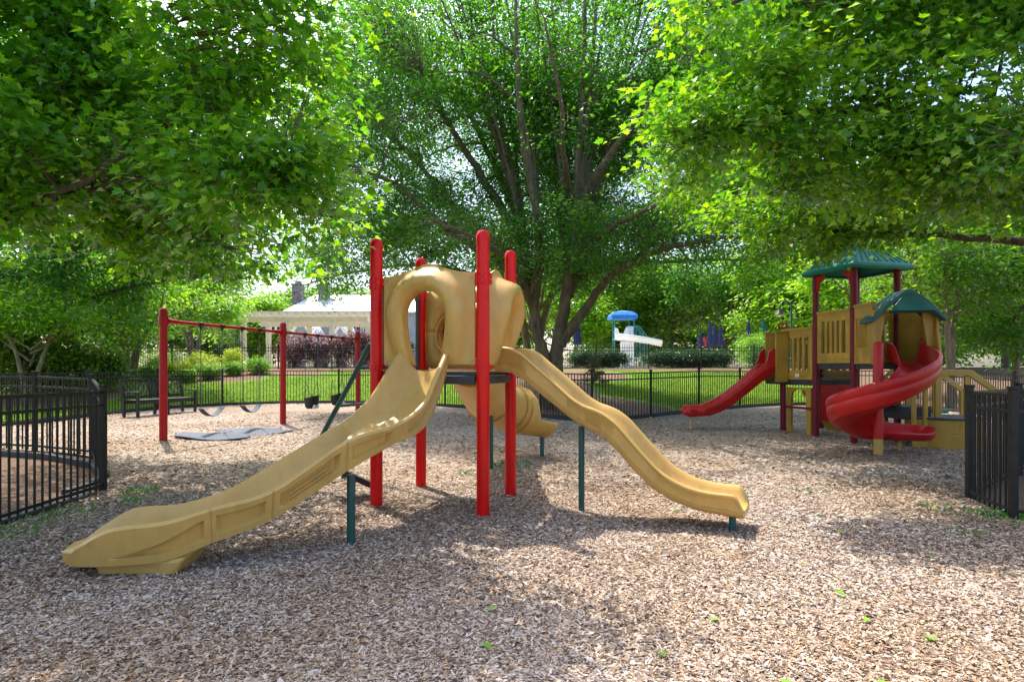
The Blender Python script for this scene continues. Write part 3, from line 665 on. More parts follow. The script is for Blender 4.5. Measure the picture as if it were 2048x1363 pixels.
blobs = [((5.6, 7.3, 5.0), (3.7, 1.7, 1.75)), ((2.5, 6.9, 4.2), (1.25, .9, .9)), ((3.3, 7.0, 5.6), (1.6, 1.2, 1.2)), ((4.6, 6.6, 3.75), (2.0, .9, .7)), ((6.6, 7.2, 3.9), (2.2, 1.2, .8)), ((5.2, 9.2, 3.85), (2.4, 1.3, .8)), ((6.0, 7.6, 7.4), (3.6, 2.2, 1.9)), ((7.4, 6.2, 4.6), (1.6, 1.2, 1.2)), ((5.2, 11.5, 5.1), (2.9, 1.8, .85))]  # last lobe is a back bough added to shade the mid-right ground
tree('maple_tree', 'pale leaved maple whose boughs hang in from the right over the red slides', 'tree', (9.2, 8.2, zb), limbs, blobs, 80, 4100, 21, 'maple', .094, 'maple2', 'bark2', 8, crad=.3, flat=.35, gap=-.02, bias=.5, nsc=1.2, r2=.026, keep=lambda c: c[:, 1] > 5.6)

# trees beyond the fence: (kind, px centre, distance, crown centre height, radii, leaf mat, n clusters ...)
def simple_tree(name, label, px, Y, cz, rad, leafm, seed, n3=420, per=22, size=.3, stems=1, kind='leaf', barkm='bark2', crad=.8, gap=-.15, lobes=5, tr=.2, group=None, n2=26, lean=0):
    x = (px - CX) * Y / F; z0 = gz(x, Y); r = random.Random(seed); limbs = []
    for s in range(stems):
        a = 6.28 * s / stems + seed; sp = .9 if stems > 1 else .0
        tx = x + math.cos(a) * sp * rad[0] * .45; ty = Y + math.sin(a) * sp * rad[1] * .45
        limbs.append(([(x + math.cos(a) * .12 * sp, Y + math.sin(a) * .12 * sp, z0 - .2), (x + (tx - x) * .3 + lean * .3, Y + (ty - Y) * .3, z0 + (cz - z0) * .45), (tx + lean, ty, cz), (tx + lean * 1.3, ty, cz + rad[2] * .6)], tr, tr * .25))
    for k in range(6):
        a = k * 1.05 + seed; q = r.uniform(.35, .75)
        limbs.append(([(x, Y, z0 + (cz - z0) * q), (x + math.cos(a) * rad[0] * .35, Y + math.sin(a) * rad[1] * .35, z0 + (cz - z0) * (q + .2)), (x + math.cos(a) * rad[0] * .75, Y + math.sin(a) * rad[1] * .75, cz + r.uniform(-.3, .3) * rad[2])], tr * .45, .03))
    bl = [((x, Y, cz), tuple(v * .82 for v in rad))]
    for k in range(lobes):
        a = r.uniform(0, 6.28); e = r.uniform(-.75, .8); c = math.sqrt(1 - e * e)
        bl.append(((x + math.cos(a) * c * rad[0] * .62, Y + math.sin(a) * c * rad[1] * .62, cz + e * rad[2] * .62), tuple(v * r.uniform(.34, .5) for v in rad)))
    return tree(name, label, 'tree', (x, Y, z0), limbs, bl, n2, n3, per, kind, size, leafm, barkm, seed, group, crad=crad, flat=.5, gap=gap, bias=.42, r2=.05, nsc=2.2 / max(rad), minz=z0 + .25)
simple_tree('willow_oak', 'dense fine leaved willow oak drooping over the shrubs at the left edge', 110, 23, 5.9, (7.2, 4.5, 4.9), 'oak', 21, 1300, 30, .22, tr=.28, crad=.75, lobes=9)
simple_tree('crape_myrtle', 'bright green crape myrtle with forked brown trunks left of the swing posts', 262, 27, 4.3, (3.4, 2.6, 2.2), 'bright', 22, 420, 26, .2, stems=4, barkm='bark3', tr=.12, crad=.55, lobes=6)
simple_tree('crape_myrtle', 'bright green crape myrtle standing left of the cream pergola', 385, 34.5, 5.8, (3.8, 2.4, 2.6), 'bright', 23, 520, 26, .22, stems=3, barkm='bark3', tr=.13, crad=.6, lobes=6)
simple_tree('crape_myrtle', 'low bright green tree leaning over the magnolia bushes', 60, 20.0, 3.5, (3.0, 1.6, 1.1), 'bright', 29, 300, 26, .15, stems=2, barkm='bark3', tr=.09, crad=.5, lobes=6)
simple_tree('shade_tree', 'tall green tree rising behind the crape myrtles', 330, 46, 8.2, (8, 5, 6), 'wood_leaf', 24, 800, 26, .4, crad=1.0, lobes=8)
simple_tree('shade_tree', 'tall dark tree at the far left beyond the driveway', 40, 42, 7.5, (8, 5, 6.5), 'oak', 25, 700, 26, .42, crad=1.0, lobes=8)
simple_tree('shade_tree', 'yellow green tree beside the pale roof', 500, 66, 6.4, (5.2, 4, 4.2), 'bright', 26, 500, 26, .4, crad=1.0)
simple_tree('shade_tree', 'tall tree behind the stone chimneys', 640, 84, 9.0, (12, 6, 5.5), 'wood_leaf', 27, 700, 26, .55, crad=1.4)
simple_tree('shade_tree', 'slim two stemmed tree close behind the big elm', 1066, 24, 6.2, (3.2, 3, 3), 'elm', 28, 420, 26, .2, stems=2, barkm='bark3', tr=.2, crad=.6)
grp = 'sunlit woodland trees beyond the pool'
lab = ['sunlit woodland tree behind the closed navy umbrella', 'sunlit woodland tree behind the white pool slide', 'broad sunlit woodland tree just right of the pool slide', 'woodland tree behind the cluster of navy umbrellas', 'woodland tree behind the lamp post with the curved arm', 'pale woodland tree behind the green roofed play tower']
for k, (px, Y, cz, rad, mt) in enumerate([(1120, 58, 6.8, (6, 4, 5.5), 'bright'), (1235, 62, 8.2, (6.5, 4, 6.8), 'wood_leaf'), (1345, 60, 7.8, (6.5, 4, 6.5), 'wood_leaf'), (1450, 56, 8.0, (6.5, 4, 6.8), 'oak'), (1560, 50, 7.6, (6, 4, 6.3), 'bright'), (1680, 46, 7.8, (6.5, 4, 6.6), 'bright')]):
    simple_tree('woodland_tree', lab[k], px, Y, cz, rad, mt, 40 + k, 760, 26, .38, crad=.95, lobes=8, group=grp)
simple_tree('woodland_tree', 'yellow green tree with bare grey twigs right of the play tower', 1830, 22, 5.6, (4.2, 3, 3.8), 'maple2', 50, 620, 26, .17, crad=.6, lobes=7, barkm='bark3', tr=.14, gap=.0, n2=90)
simple_tree('woodland_tree', 'thin forked tree standing behind the short red post', 1902, 18.5, 5.6, (2.6, 2.4, 3.0), 'wood_leaf', 51, 300, 24, .15, stems=2, crad=.5, barkm='bark3', tr=.11, gap=.0, n2=70)
simple_tree('woodland_tree', 'dark bushy tree at the right edge above the side fence', 2030, 19.5, 4.4, (3.4, 3, 3.6), 'elm', 52, 620, 26, .16, crad=.55, lobes=7, tr=.14, gap=-.1, n2=70, barkm='bark3')
simple_tree('woodland_tree', 'tall woodland tree closing the right edge of the view', 2010, 32, 8.0, (6, 4, 6.5), 'oak', 53, 800, 26, .28, crad=.8, lobes=8)
simple_tree('woodland_tree', 'low woodland tree behind the ramp of the play tower', 1900, 30, 4.6, (3.6, 3, 3.2), 'wood_leaf', 54, 420, 26, .24, crad=.7)
grp = 'far trees closing the view'
labs = ['far tree at the left edge behind everything', 'far tree between the left woodland and the house', 'far tree behind the house ridge', 'far tall tree behind the elm limbs', 'far tree over the pool slide canopy', 'far tree over the navy umbrellas', 'far tree behind the curved lamp post', 'far tree behind the play tower roof', 'far tree at the right edge behind the woods']
for k, px in enumerate((-60, 240, 520, 860, 1150, 1390, 1600, 1800, 2080)):
    simple_tree('woodland_tree', labs[k], px, 92, 9.5 if k not in (2, 3) else 8.0, (14, 6, 10 if k not in (2, 3) else 6.5), 'wood_leaf' if k % 2 else 'oak', 60 + k, 900, 26, .75, crad=1.9, lobes=9, group=grp, n2=12)

def shrub(name, label, cat, px, Y, wd, ht, leafm, seed, n3=120, per=22, size=.07, group=None, kind='leaf', dp=None, zo=0, up=.45, gap=-.6, bias=.25):
    x = (px - CX) * Y / F; z0 = gz(x, Y) + zo; dp = dp or wd
    limbs = [([(x, Y, z0 - .05), (x + .1 * wd * math.cos(k * 1.3), Y + .1 * dp * math.sin(k * 1.3), z0 + ht * .3), (x + .32 * wd * math.cos(k * 1.3), Y + .32 * dp * math.sin(k * 1.3), z0 + ht * .7)], .02, .006) for k in range(5)]
    bl = [((x, Y, z0 + ht * .5), (wd * .5, dp * .5, ht * .5)), ((x - wd * .16, Y, z0 + ht * .5), (wd * .32, dp * .4, ht * .46)), ((x + wd * .16, Y, z0 + ht * .48), (wd * .32, dp * .4, ht * .47))]
    return tree(name, label, cat, (x, Y, z0), limbs, bl, 0, n3, per, kind, size, leafm, 'bark2', seed, group, crad=min(.22, wd * .12), flat=.9, gap=gap, bias=bias, r2=.02, part='stems', up=up, minz=z0 + .02)
g = 'clipped shrubs in the bed behind the bench'
for k, (lb, px, Y, wd, ht, mt) in enumerate([
        ('round clipped boxwood nearest the middle swing post', 515, 27.5, 1.15, .75, 'shrub'), ('round clipped boxwood left of the matching one by the swing post', 467, 26.8, .95, .62, 'shrub'),
        ('yellow leaved upright shrub behind the two round boxwoods', 466, 28.6, .95, 1.15, 'goldshrub'), ('broad golden shrub behind the swing chains', 405, 27.6, 1.5, 1.0, 'goldshrub'),
        ('dark skirted round shrub in front of the broad golden shrub', 418, 25.6, 1.1, .72, 'shrub'), ('low spreading shrub directly right of the tall red swing post', 357, 26.2, 1.2, .7, 'goldshrub'),
        ('small shrub behind the left end of the bench backrest', 303, 25.0, 1.0, .75, 'shrub'), ('small shrub seen just left of the tall red swing post', 318, 27.5, 1.0, .8, 'shrub'), ('small shrub in the middle of the straw bed', 372, 24.6, .75, .55, 'shrub'),
        ('wide dark clipped hedge mound under the crape myrtle', 322, 30.5, 2.6, 1.0, 'shrub'), ('grey green rounded bush against the pergola post', 457, 33.5, 1.9, 2.2, 'hedge')]):
    shrub('shrub', lb, 'shrub', px, Y, wd, ht, mt, 100 + k, 170, 24, .075, g)
g = 'purple leaved shrubs behind the pool fence'
for k, (lb, px, Y, wd, ht) in enumerate([('purple shrub behind the middle red swing post', 588, 32.2, 1.9, 1.95), ('purple shrub right of the middle red swing post', 632, 32.3, 1.8, 2.1), ('purple shrub left of the far red swing post', 676, 32.2, 1.9, 2.05), ('purple shrub behind the far red swing post', 716, 32.4, 1.7, 2.2), ('purple shrub close to the red tower post', 752, 32.2, 1.5, 2.3)]):
    shrub('purple_shrub', lb, 'shrub', px, Y, wd, ht, 'purple', 130 + k, 230, 22, .10, g, gap=-.15, bias=.4)
g = 'glossy magnolia bushes behind the near left fence'
for k, (lb, px, Y, wd, ht) in enumerate([('glossy magnolia bush at the left edge behind the near fence', 35, 21.5, 2.6, 2.4), ('glossy magnolia bush between the edge and the willow oak trunk', 120, 21.8, 2.4, 2.1), ('glossy magnolia bush nearest the park bench', 195, 22.2, 2.0, 1.8)]):
    shrub('magnolia_bush', lb, 'shrub', px, Y, wd, ht, 'magnolia', 140 + k, 260, 20, .15, g, 'broad', gap=-.2, bias=.4)
shrub('clipped_hedge', 'long dark clipped hedge behind the pool fence right of the elm', 'hedge', 1196, 31.6, 3.6, .98, 'hedge', 151, 720, 26, .08, dp=.9)
shrub('clipped_hedge', 'long dark clipped hedge behind the pool fence below the umbrellas', 'hedge', 1377, 31.7, 5.4, .98, 'hedge', 152, 1050, 26, .08, dp=.9)
shrub('round_bush', 'large bright rounded bush beside the lamp post', 'shrub', 1513, 33, 2.5, 2.0, 'shrub', 153, 360, 26, .09)
shrub('dark_shrub', 'dark bush behind the left end of the red slide', 'shrub', 1535, 31.8, 1.8, 1.1, 'hedge', 154, 200, 24, .09)
def fir():
    x, Y = (1188 - CX) * 23.5 / F, 23.5; z0 = gz(x, Y); limbs = [([(x, Y, z0 - .05), (x, Y, z0 + .6), (x + .02, Y, z0 + 1.15)], .035, .008)]; bl = []
    for k in range(16):
        h = .12 + k * .065; rr = .68 * (1 - h / 1.3); a = k * 2.4
        limbs.append(([(x, Y, z0 + h), (x + math.cos(a) * rr * .6, Y + math.sin(a) * rr * .6, z0 + h + .05), (x + math.cos(a) * rr, Y + math.sin(a) * rr, z0 + h + .02)], .012, .004))
        bl.append(((x + math.cos(a) * rr * .6, Y + math.sin(a) * rr * .6, z0 + h), (rr * .45 + .05, rr * .45 + .05, .07)))
    tree('fir_sapling', 'small yellowish fir sapling on the straw bed beside the elm', 'tree', (x, Y, z0), limbs, bl, 0, 170, 26, 'leaf', .05, 'fir', 'bark2', 160, crad=.1, flat=.6, gap=-2, bias=.5, r2=.015)
fir()
# ------------------------------------------------------------------ the tan play tower in the middle
A, C_, B, D = Vector((-1.415, 6.16, 0)), Vector((-.284, 5.78, 0)), Vector((-1.114, 7.22, 0)), Vector((-.017, 6.757, 0))
DECK = 1.42
tower = empty('play_tower', (-.7, 6.5, gz(-.7, 6.5)), 'tan plastic slide tower on four bright red posts in the middle of the playground', 'play structure')
def post_profile(h, r):
    return [(r, -.15), (r, h - .1), (r + .004, h - .1), (r + .004, h - .06), (r * .93, h - .03), (r * .7, h - .008), (r * .3, h)]
def post(p, h, m, root, r=.0635, collars=(), cm=None):
    z0 = gz(p.x, p.y); ob = MB().lathe((p.x, p.y, 0), [(a, b if b > 0 else z0 + b) for a, b in post_profile(h, r)], 24).build('post', m, root)
    for z in collars:
        mb = MB().lathe((p.x, p.y, z), [(r, -.03), (r + .009, -.03), (r + .009, -.012), (r + .004, -.01), (r + .004, .01), (r + .009, .012), (r + .009, .03), (r, .03)], 24)
        for a in (.5, 2.6, 4.7):
            mb.box((p.x + math.cos(a) * (r + .018), p.y + math.sin(a) * (r + .018), z), (.03, .022, .05), a)
        mb.build('collar', cm or m, ob)
    return ob
for p in (A, C_, B, D): post(p, 2.79, M['red'], tower, collars=(1.45, 2.29, 2.35))
# deck
dk = MB(); q = [p.copy() for p in (A, C_, D, B)]; ctr = sum(q, Vector()) / 4
dk.add([Vector((*(p + (ctr - p) * .04).xy, z)) for z in (1.37, 1.41) for p in q], [(0, 3, 2, 1), (4, 5, 6, 7), (0, 1, 5, 4), (1, 2, 6, 5), (2, 3, 7, 6), (3, 0, 4, 7)])
dk.build('deck', M['deck'], tower, bevel=.006)
mb = MB()
for a, b in ((A, C_), (C_, D), (D, B), (B, A)):
    d = (b - a).normalized(); mb.bar(a + d * .08 + Vector((0, 0, 1.325)), b - d * .08 + Vector((0, 0, 1.325)), .035, .085)
mb.build('deck_frame', M['deck'], tower, bevel=.006)

def hood_panel(a, b, name, s0=.08, s1=None, zb=1.475, ztop=2.30, rc=.29, amp=.20, sc=None, zc=1.97, m='tan', wave=True, off=.0, rin=.095, legs=.9):
    d = (b - a); Wd = d.length; u = d / Wd; n = Vector((u.y, -u.x, 0)); s1 = s1 or Wd - .08
    sc = sc if sc is not None else (s0 + s1) / 2; secs = []
    prof = [(-rin, -.012, 0), (-rin, .05, .35), (-rin * .86, .0, .68), (-rin * .5, 0, .92), (0, 0, 1), (rin * .5, 0, .93), (rin * .95, 0, .66), (rin * 1.3, 0, .32), (rin * 1.65, 0, .1), (rin * 2.0, 0, .0)]
    path = []
    nz = 9
    for i in range(nz): t = i / nz; path.append((sc - rc + .10 * (1 - t) ** 2, zb + (zc - zb) * t, -1, 0, .16 + (legs - .16) * t ** .8))
    for i in range(25): an = math.pi - math.pi * i / 24; path.append((sc + rc * math.cos(an), zc + rc * math.sin(an), math.cos(an), math.sin(an), legs + (1 - legs) * math.sin(an)))
    for i in range(nz): t = 1 - (i + 1) / nz; path.append((sc + rc - .10 * (1 - t) ** 2, zb + (zc - zb) * t, 1, 0, .16 + (legs - .16) * t ** .8))
    top = lambda s: ztop + (.11 * math.exp(-((s - sc) / .24) ** 2) if wave else 0)
    for (s, z, ds, dz, am) in path:
        sec = []
        for (r_, nn, k) in prof:
            sec.append(a + u * (s + ds * r_) + Vector((0, 0, z + dz * r_)) + n * (off + nn + k * am * amp))
        t = rin * 2.0
        while t < 1.5 and s0 < s + ds * t < s1 and z + dz * t < top(s + ds * t): t += .004
        ss = min(max(s + ds * t, s0), s1); zz = z + dz * t
        if zz > top(ss) - .02: zz = top(ss)
        t1 = (t + rin * 2) / 2
        sec.insert(len(sec), a + u * (s + ds * t1) + Vector((0, 0, z + dz * t1)) + n * off)
        sec.append(a + u * ss + Vector((0, 0, zz)) + n * off)
        secs.append(sec)
    o = MB().loft(secs, closed=False, caps=False).build(name, M[m], tower, sharp=50, recalc=True)
    sm = o.modifiers.new('thick', 'SOLIDIFY'); sm.thickness = .028; sm.offset = -1
    bv = o.modifiers.new('bevel', 'BEVEL'); bv.width = .006; bv.segments = 2; bv.limit_method = 'ANGLE'; bv.angle_limit = R(50)
    for s in (s0 + .03, s1 - .03):
        for z in (zb + .04, ztop - .05):
            c = a + u * s + Vector((0, 0, z)) + n * (off + .004); MB().tube([c, c + n * .008], .012, 10).build('bolt', M['bolt'], o)
    return o, u, n
hood_panel(A, C_, 'entry_panel', s0=.09, s1=1.105, sc=.60, rc=.325, rin=.088, zc=1.98, ztop=2.385, amp=.21)
hood_panel(C_, D, 'entry_panel', s0=.085, s1=.93, sc=.5, rc=.285, rin=.085, amp=.25, zc=1.98, ztop=2.37)
# rear panel with the round tube opening
def ring_panel(a, b, name):
    d = (b - a); Wd = d.length; u = d / Wd; n = Vector((u.y, -u.x, 0)); secs = []; sc, zc, rr = Wd / 2, 1.88, .37
    for i in range(49):
        an = 2 * math.pi * i / 48; ds, dz = math.cos(an), math.sin(an); sec = []
        for r_, nn in ((rr, .16), (rr + .02, .03), (rr + .05, 0)): sec.append(a + u * (sc + ds * r_) + Vector((0, 0, zc + dz * r_)) + n * nn)
        t = rr + .05
        while t < 1.4 and .08 < sc + ds * t < Wd - .08 and 1.44 < zc + dz * t < 2.36: t += .004
        sec.append(a + u * (sc + ds * t) + Vector((0, 0, zc + dz * t))); secs.append(sec)
    o = MB().loft(secs, closed=False, caps=False).build(name, M['tan'], tower, sharp=50)
    sm = o.modifiers.new('thick', 'SOLIDIFY'); sm.thickness = .026; sm.offset = 0
    return o
ring_panel(D, B, 'tube_panel')
# ---- curved slide with sectioned sides
keys = [((902, 692, 5.86), 752, (801, 690, 6.03)), ((879, 745, 5.60), 818, (770, 737, 5.86)), ((850, 806, 5.32), 862, (735, 789, 5.68)), ((793, 848, 5.02), 890, (694, 828, 5.45)),
        ((695, 881, 4.65), 946, (651, 858, 5.22)), ((547, 979, 4.36), 1041, (510, 942, 4.93)), ((420, 1016, 4.14), 1090, (449, 977, 4.74)), ((330, 1043, 4.02), 1125, (362, 1006, 4.64)),
        ((223, 1057, 3.95), 1136, (276, 1010, 4.56)), ((166, 1084, 3.97), 1138, (222, 1036, 4.50)), ((143, 1101, 4.05), 1137, (172, 1077, 4.42))]
Nn = [P(*k[0]) for k in keys]; Bn = [P(k[0][0], k[1], k[0][2]).z for k in keys]; Fn = [P(*k[2]) for k in keys]
for a, b in zip(Nn, Fn): b.z = a.z + (b.z - a.z) * .6
SUB = [0, .012, .03, .10, .16, .22, .35, .5, .65, .78, .84, .90, .97, .988]
joints = {3, 4, 5, 6}
cN, cF = catmull(Nn, 20), catmull(Fn, 20); cB = catmull([(0, 0, z) for z in Bn], 20)[:, 2]
def at(c, t):
    t = t * 20; i = min(int(t), len(c) - 2); return c[i] + (c[i + 1] - c[i]) * (t - i)
segs = [(0, 3), (3, 4), (4, 5), (5, 6), (6, 10)]
rows = [1.0, .95, .85, .81, .70, .60, .50, .40, .30, .26, .12]
secs = []
def slide_section(t, u, si):
    n_, f_, b_ = Vector(at(cN, t)), Vector(at(cF, t)), float(at(cB, t)); ac = (f_ - n_); ac.z = 0; Wd = ac.length; ac.normalize()
    R_, Rf = n_.z, f_.z; H = max(R_ - b_, .02); Hf = max(Rf - b_, .02)
    groove = .010 if (u in (0, .988) and 0 < t < 9.9) else 0
    end = max(0, (t - 8) / 2); bed = b_ + .055 + .02 * end
    bed = min(bed, R_ - .03)
    sec = []
    pt = lambda s, z: Vector((n_.x + ac.x * s, n_.y + ac.y * s, z))
    lean = .05
    fl = rows
    if si == 4:
        tu = min(.78, .28 + .5 * (max(0, u - .04) / .42) ** 1.25); fl = [1, .95, .86, .82, .79 * .9 + tu * .1, .79 * .6 + tu * .4, .79 * .3 + tu * .7, tu + .025 * (.82 - tu) / .54, tu, tu * .55 + .06, .12]
    for ri, fr in enumerate(fl):
        rec = .042 if (.30 <= fr <= .80 and .16 <= u <= .84 and H > .1) else 0
        if si == 4:
            rec = .042 * min(1, (.82 - tu) / .15) if (4 <= ri <= 7 and .045 <= u <= .5 and H > .1) else 0
        sec.append(pt(lean * fr * (1 if H > .1 else .4) + rec + groove, R_ - H * fr))
    sec += [pt(.004 + groove, R_ - .022), pt(.018, R_ - .004), pt(.04, R_ - .002), pt(.058, R_ - .022)]
    dI = R_ - bed
    sec += [pt(.085, R_ - dI * .35), pt(.125, R_ - dI * .78), pt(.18, bed + .008), pt(.30, bed - .004)]
    dF = Rf - bed
    pf = lambda s, z: Vector((f_.x - ac.x * s, f_.y - ac.y * s, z))
    sec += [pf(.30, bed - .004), pf(.18, bed + .008), pf(.125, Rf - dF * .78), pf(.085, Rf - dF * .35), pf(.058, Rf - .022), pf(.04, Rf - .002), pf(.018, Rf - .004), pf(.004 + groove, Rf - .022)]
    for fr in rows[::-1]: sec.append(pf(lean * fr * (1 if H > .1 else .4) + groove, Rf - Hf * fr))
    return sec
for si, (a, b) in enumerate(segs):
    k = (b - a)
    us = sorted(set(SUB)) if k == 1 else sorted(set([0, .012, .03, .06] + [i / 36 for i in range(2, 36)] + [.97, .988]))
    for u in us: secs.append(slide_section(a + k * u, u, si))
secs.append(slide_section(10, 1.0, 4))
for q, f in ((.94, .028), (.83, .055), (.66, .08), (.42, .10), (.16, .11)):
    ls = slide_section(10, 1.0, 4); cc_ = sum(ls, Vector()) / len(ls); secs.append([cc_ + (p - cc_) * q + Vector((-.95, -.1, 0)) * f for p in ls])
sl_ = MB().loft(secs).build('wide_slide', M['tan'], tower, sharp=38)
sl_['label'] = 'wide curved tan slide with recessed side panels'
mb = MB()
fa, fb = P(168, 1143, 4.17), P(335, 1152, 4.05)
mb.add([(-2.86, 4.10, -.06), (-2.38, 4.08, -.06), (-2.38, 4.46, -.06), (-2.86, 4.48, -.06), (-2.92, 4.09, .10), (-2.27, 4.07, .12), (-2.3, 4.50, .14), (-2.9, 4.52, .11)], [(0, 3, 2, 1), (4, 5, 6, 7), (0, 1, 5, 4), (1, 2, 6, 5), (2, 3, 7, 6), (3, 0, 4, 7)])
mb.build('slide_foot', M['tan'], tower, bevel=.03)
# pressed ribs on the slide side recesses
for t0, t1, frs in ((4.22, 4.78, (.50, .66)), (7.05, 8.0, (.36, .52))):
    for fr in frs:
        pts = []
        for i in range(9):
            t = t0 + (t1 - t0) * i / 8; n_, f_, b_ = Vector(at(cN, t)), Vector(at(cF, t)), float(at(cB, t)); ac = (f_ - n_); ac.z = 0; ac.normalize()
            pts.append(n_ + ac * (.05 * fr + .028) - Vector((0, 0, (n_.z - b_) * fr)))
        MB().tube(pts, .006, 6).build('side_rib', M['tan'], sl_)
# ---- wave slide to the right
nt = [(987, 693), (1004, 693), (1020, 695), (1038, 703), (1058, 720), (1080, 739), (1102, 758), (1122, 776), (1140, 792), (1154, 802), (1168, 810), (1185, 816), (1203, 824), (1218, 834), (1234, 848), (1263, 881), (1300, 922), (1320, 941), (1341, 956), (1366, 969), (1392, 978), (1415, 983), (1436, 986), (1456, 988), (1472, 994), (1487, 1024)]
nb_ = [(985, 743), (1017, 745), (1048, 764), (1089, 799), (1140, 840), (1168, 857), (1200, 873), (1228, 900), (1263, 941), (1300, 978), (1341, 1004), (1392, 1023), (1436, 1032), (1470, 1038), (1492, 1041)]
bx_, by_ = [p[0] for p in nb_], [p[1] for p in nb_]
d2 = Vector((.891, -.454, 0)); pn = Vector((.454, .891, 0)); secs = []
dense = catmull([(a, b, 0) for a, b in nt], 4)
for i, (px, py, _) in enumerate(dense):
    k = (px - CX) / F; Y = 6.023 / (1 + .509 * k); top = P(px, py, Y); bot = P(px, float(np.interp(px, bx_, by_)), Y).z; bot = min(bot, top.z - .02)
    H = top.z - bot; W2 = .50; pt = lambda s, z: Vector((top.x + pn.x * s, top.y + pn.y * s, z)); R_ = top.z
    bed = max(bot + .05, R_ - .17) if H > .08 else R_ - .012
    sec = [pt(.07, bot), pt(.035, bot + .012), pt(.012, bot + H * .16), pt(.004, bot + H * .30), pt(.010, bot + H * .315), pt(.004, bot + H * .33), pt(.0, R_ - .04), pt(-.012, R_ - .032), pt(-.014, R_ - .012), pt(0, R_), pt(.03, R_), pt(.05, R_ - .015)]
    hh = R_ - bed
    inn = [(.07, .35), (.10, .75), (.15, .96), (W2 / 2, 1.0)]
    sec += [pt(s, R_ - hh * f) for s, f in inn] + [pt(W2 - s, R_ - hh * f) for s, f in inn[::-1][1:]]
    sec += [pt(W2 - .05, R_ - .015), pt(W2 - .03, R_), pt(W2, R_), pt(W2 + .014, R_ - .012), pt(W2 + .012, R_ - .032), pt(W2, R_ - .04), pt(W2 - .012, bot + H * .16), pt(W2 - .035, bot + .012), pt(W2 - .07, bot)]
    secs.append(sec)
ws = MB().loft(secs).build('wave_slide', M['tan'], tower, sharp=60)
ws['label'] = 'narrow tan slide with a double wave'
def leg(px, pyb, pyt, Y=None, r=.03, name='slide_leg', top=None):
    Y = Y or F * CH / (pyb - CY); b = P(px, pyb, Y); t = P(px, pyt, Y)
    pts = [(b.x, b.y, -.1), (b.x, b.y, t.z)]
    if top: pts = [(b.x, b.y, -.1), (b.x, b.y, t.z - .12), (b.x + top[0] * .4, b.y + top[1] * .4, t.z - .04), (b.x + top[0], b.y + top[1], t.z)]
    return MB().tube(pts, r, 14).build(name, M['green'], tower)
leg(1163, 1020, 852, r=.031); leg(702, 1087, 948, r=.034); leg(1465, 1060, 1030, r=.03)
# ---- tube slide behind
path = [(-.56, 7.02, 1.86), (-.52, 7.5, 1.68), (-.46, 8.05, 1.36), (-.36, 8.65, 1.06), (-.20, 9.15, .90), (.0, 9.5, .80), (.22, 9.68, .72), (.44, 9.76, .66)]
c = catmull(path, 8); nC = len(c); segsT = [(0, 12), (12, 26), (26, 38), (38, 44)]
def tube_secs(i0, i1, r):
    out = []
    for i in range(i0, i1 + 1):
        t = Vector(c[min(i + 1, nC - 1)] - c[max(i - 1, 0)]).normalized(); x = t.cross(Vector((0, 0, 1))).normalized(); y = x.cross(t)
        out.append([Vector(c[i]) + (x * math.cos(a) + y * math.sin(a)) * r for a in [2 * math.pi * j / 32 for j in range(32)]])
    return out
ts = None
for k, (i0, i1) in enumerate(segsT):
    mb = MB().loft(tube_secs(i0, i1, .36), caps=False)
    o = mb.build('tube_section', M['tan'], tower, sharp=60); s_ = o.modifiers.new('t', 'SOLIDIFY'); s_.thickness = .012; s_.offset = -1
    fl = MB(); i = i1; t = Vector(c[min(i + 1, nC - 1)] - c[max(i - 1, 0)]).normalized(); x = t.cross(Vector((0, 0, 1))).normalized(); y = x.cross(t); p = Vector(c[i])
    ring = [[p + t * dt + (x * math.cos(a) + y * math.sin(a)) * r for a in [2 * math.pi * j / 32 for j in range(32)]] for dt, r in ((-.018, .362), (-.018, .392), (.018, .392), (.018, .362))]
    fl.loft(ring, caps=False)
    for j in range(10):
        a = 2 * math.pi * j / 10; q = p + (x * math.cos(a) + y * math.sin(a)) * .378; fl.tube([q - t * .03, q + t * .03], .010, 6)
    fl.build('flange', M['tan'], o)
secs = []
for i in range(44, nC + 5):
    ii = min(i, nC - 1); ex = max(0, i - (nC - 1)); t = Vector(c[min(ii + 1, nC - 1)] - c[max(ii - 1, 0)]).normalized(); x = t.cross(Vector((0, 0, 1))).normalized(); y = x.cross(t); p = Vector(c[ii]) + t * ex * .04
    f = (i - 44) / (nC + 4 - 44); open_ = .5 * math.pi * min(1, f * 1.9) ; sec = []
    a0 = math.pi / 2 + .12 + open_ * 1.02; a1 = math.pi / 2 - .12 + 2 * math.pi - open_ * 1.02
    for j in range(25):
        a = a0 + (a1 - a0) * j / 24; sec.append(p + (x * math.cos(a) * (1 + .06 * f) + y * math.sin(a) * (1 - .15 * f)) * .36)
    secs.append(sec)
o = MB().loft(secs, closed=False).build('tube_exit', M['tan'], tower, sharp=60); s_ = o.modifiers.new('t', 'SOLIDIFY'); s_.thickness = .03; s_.offset = 0
leg(982, 938, 818, r=.034)
mb = MB(); p = P(982, 818, 8.46); mb.bar(p + Vector((-.10, 0, .0)), p + Vector((.32, .1, .05)), .03, .05); mb.build('leg_bracket', M['black'], tower)
leg(1084, 897, 848, Y=9.75, r=.036, top=(-.10, 0))
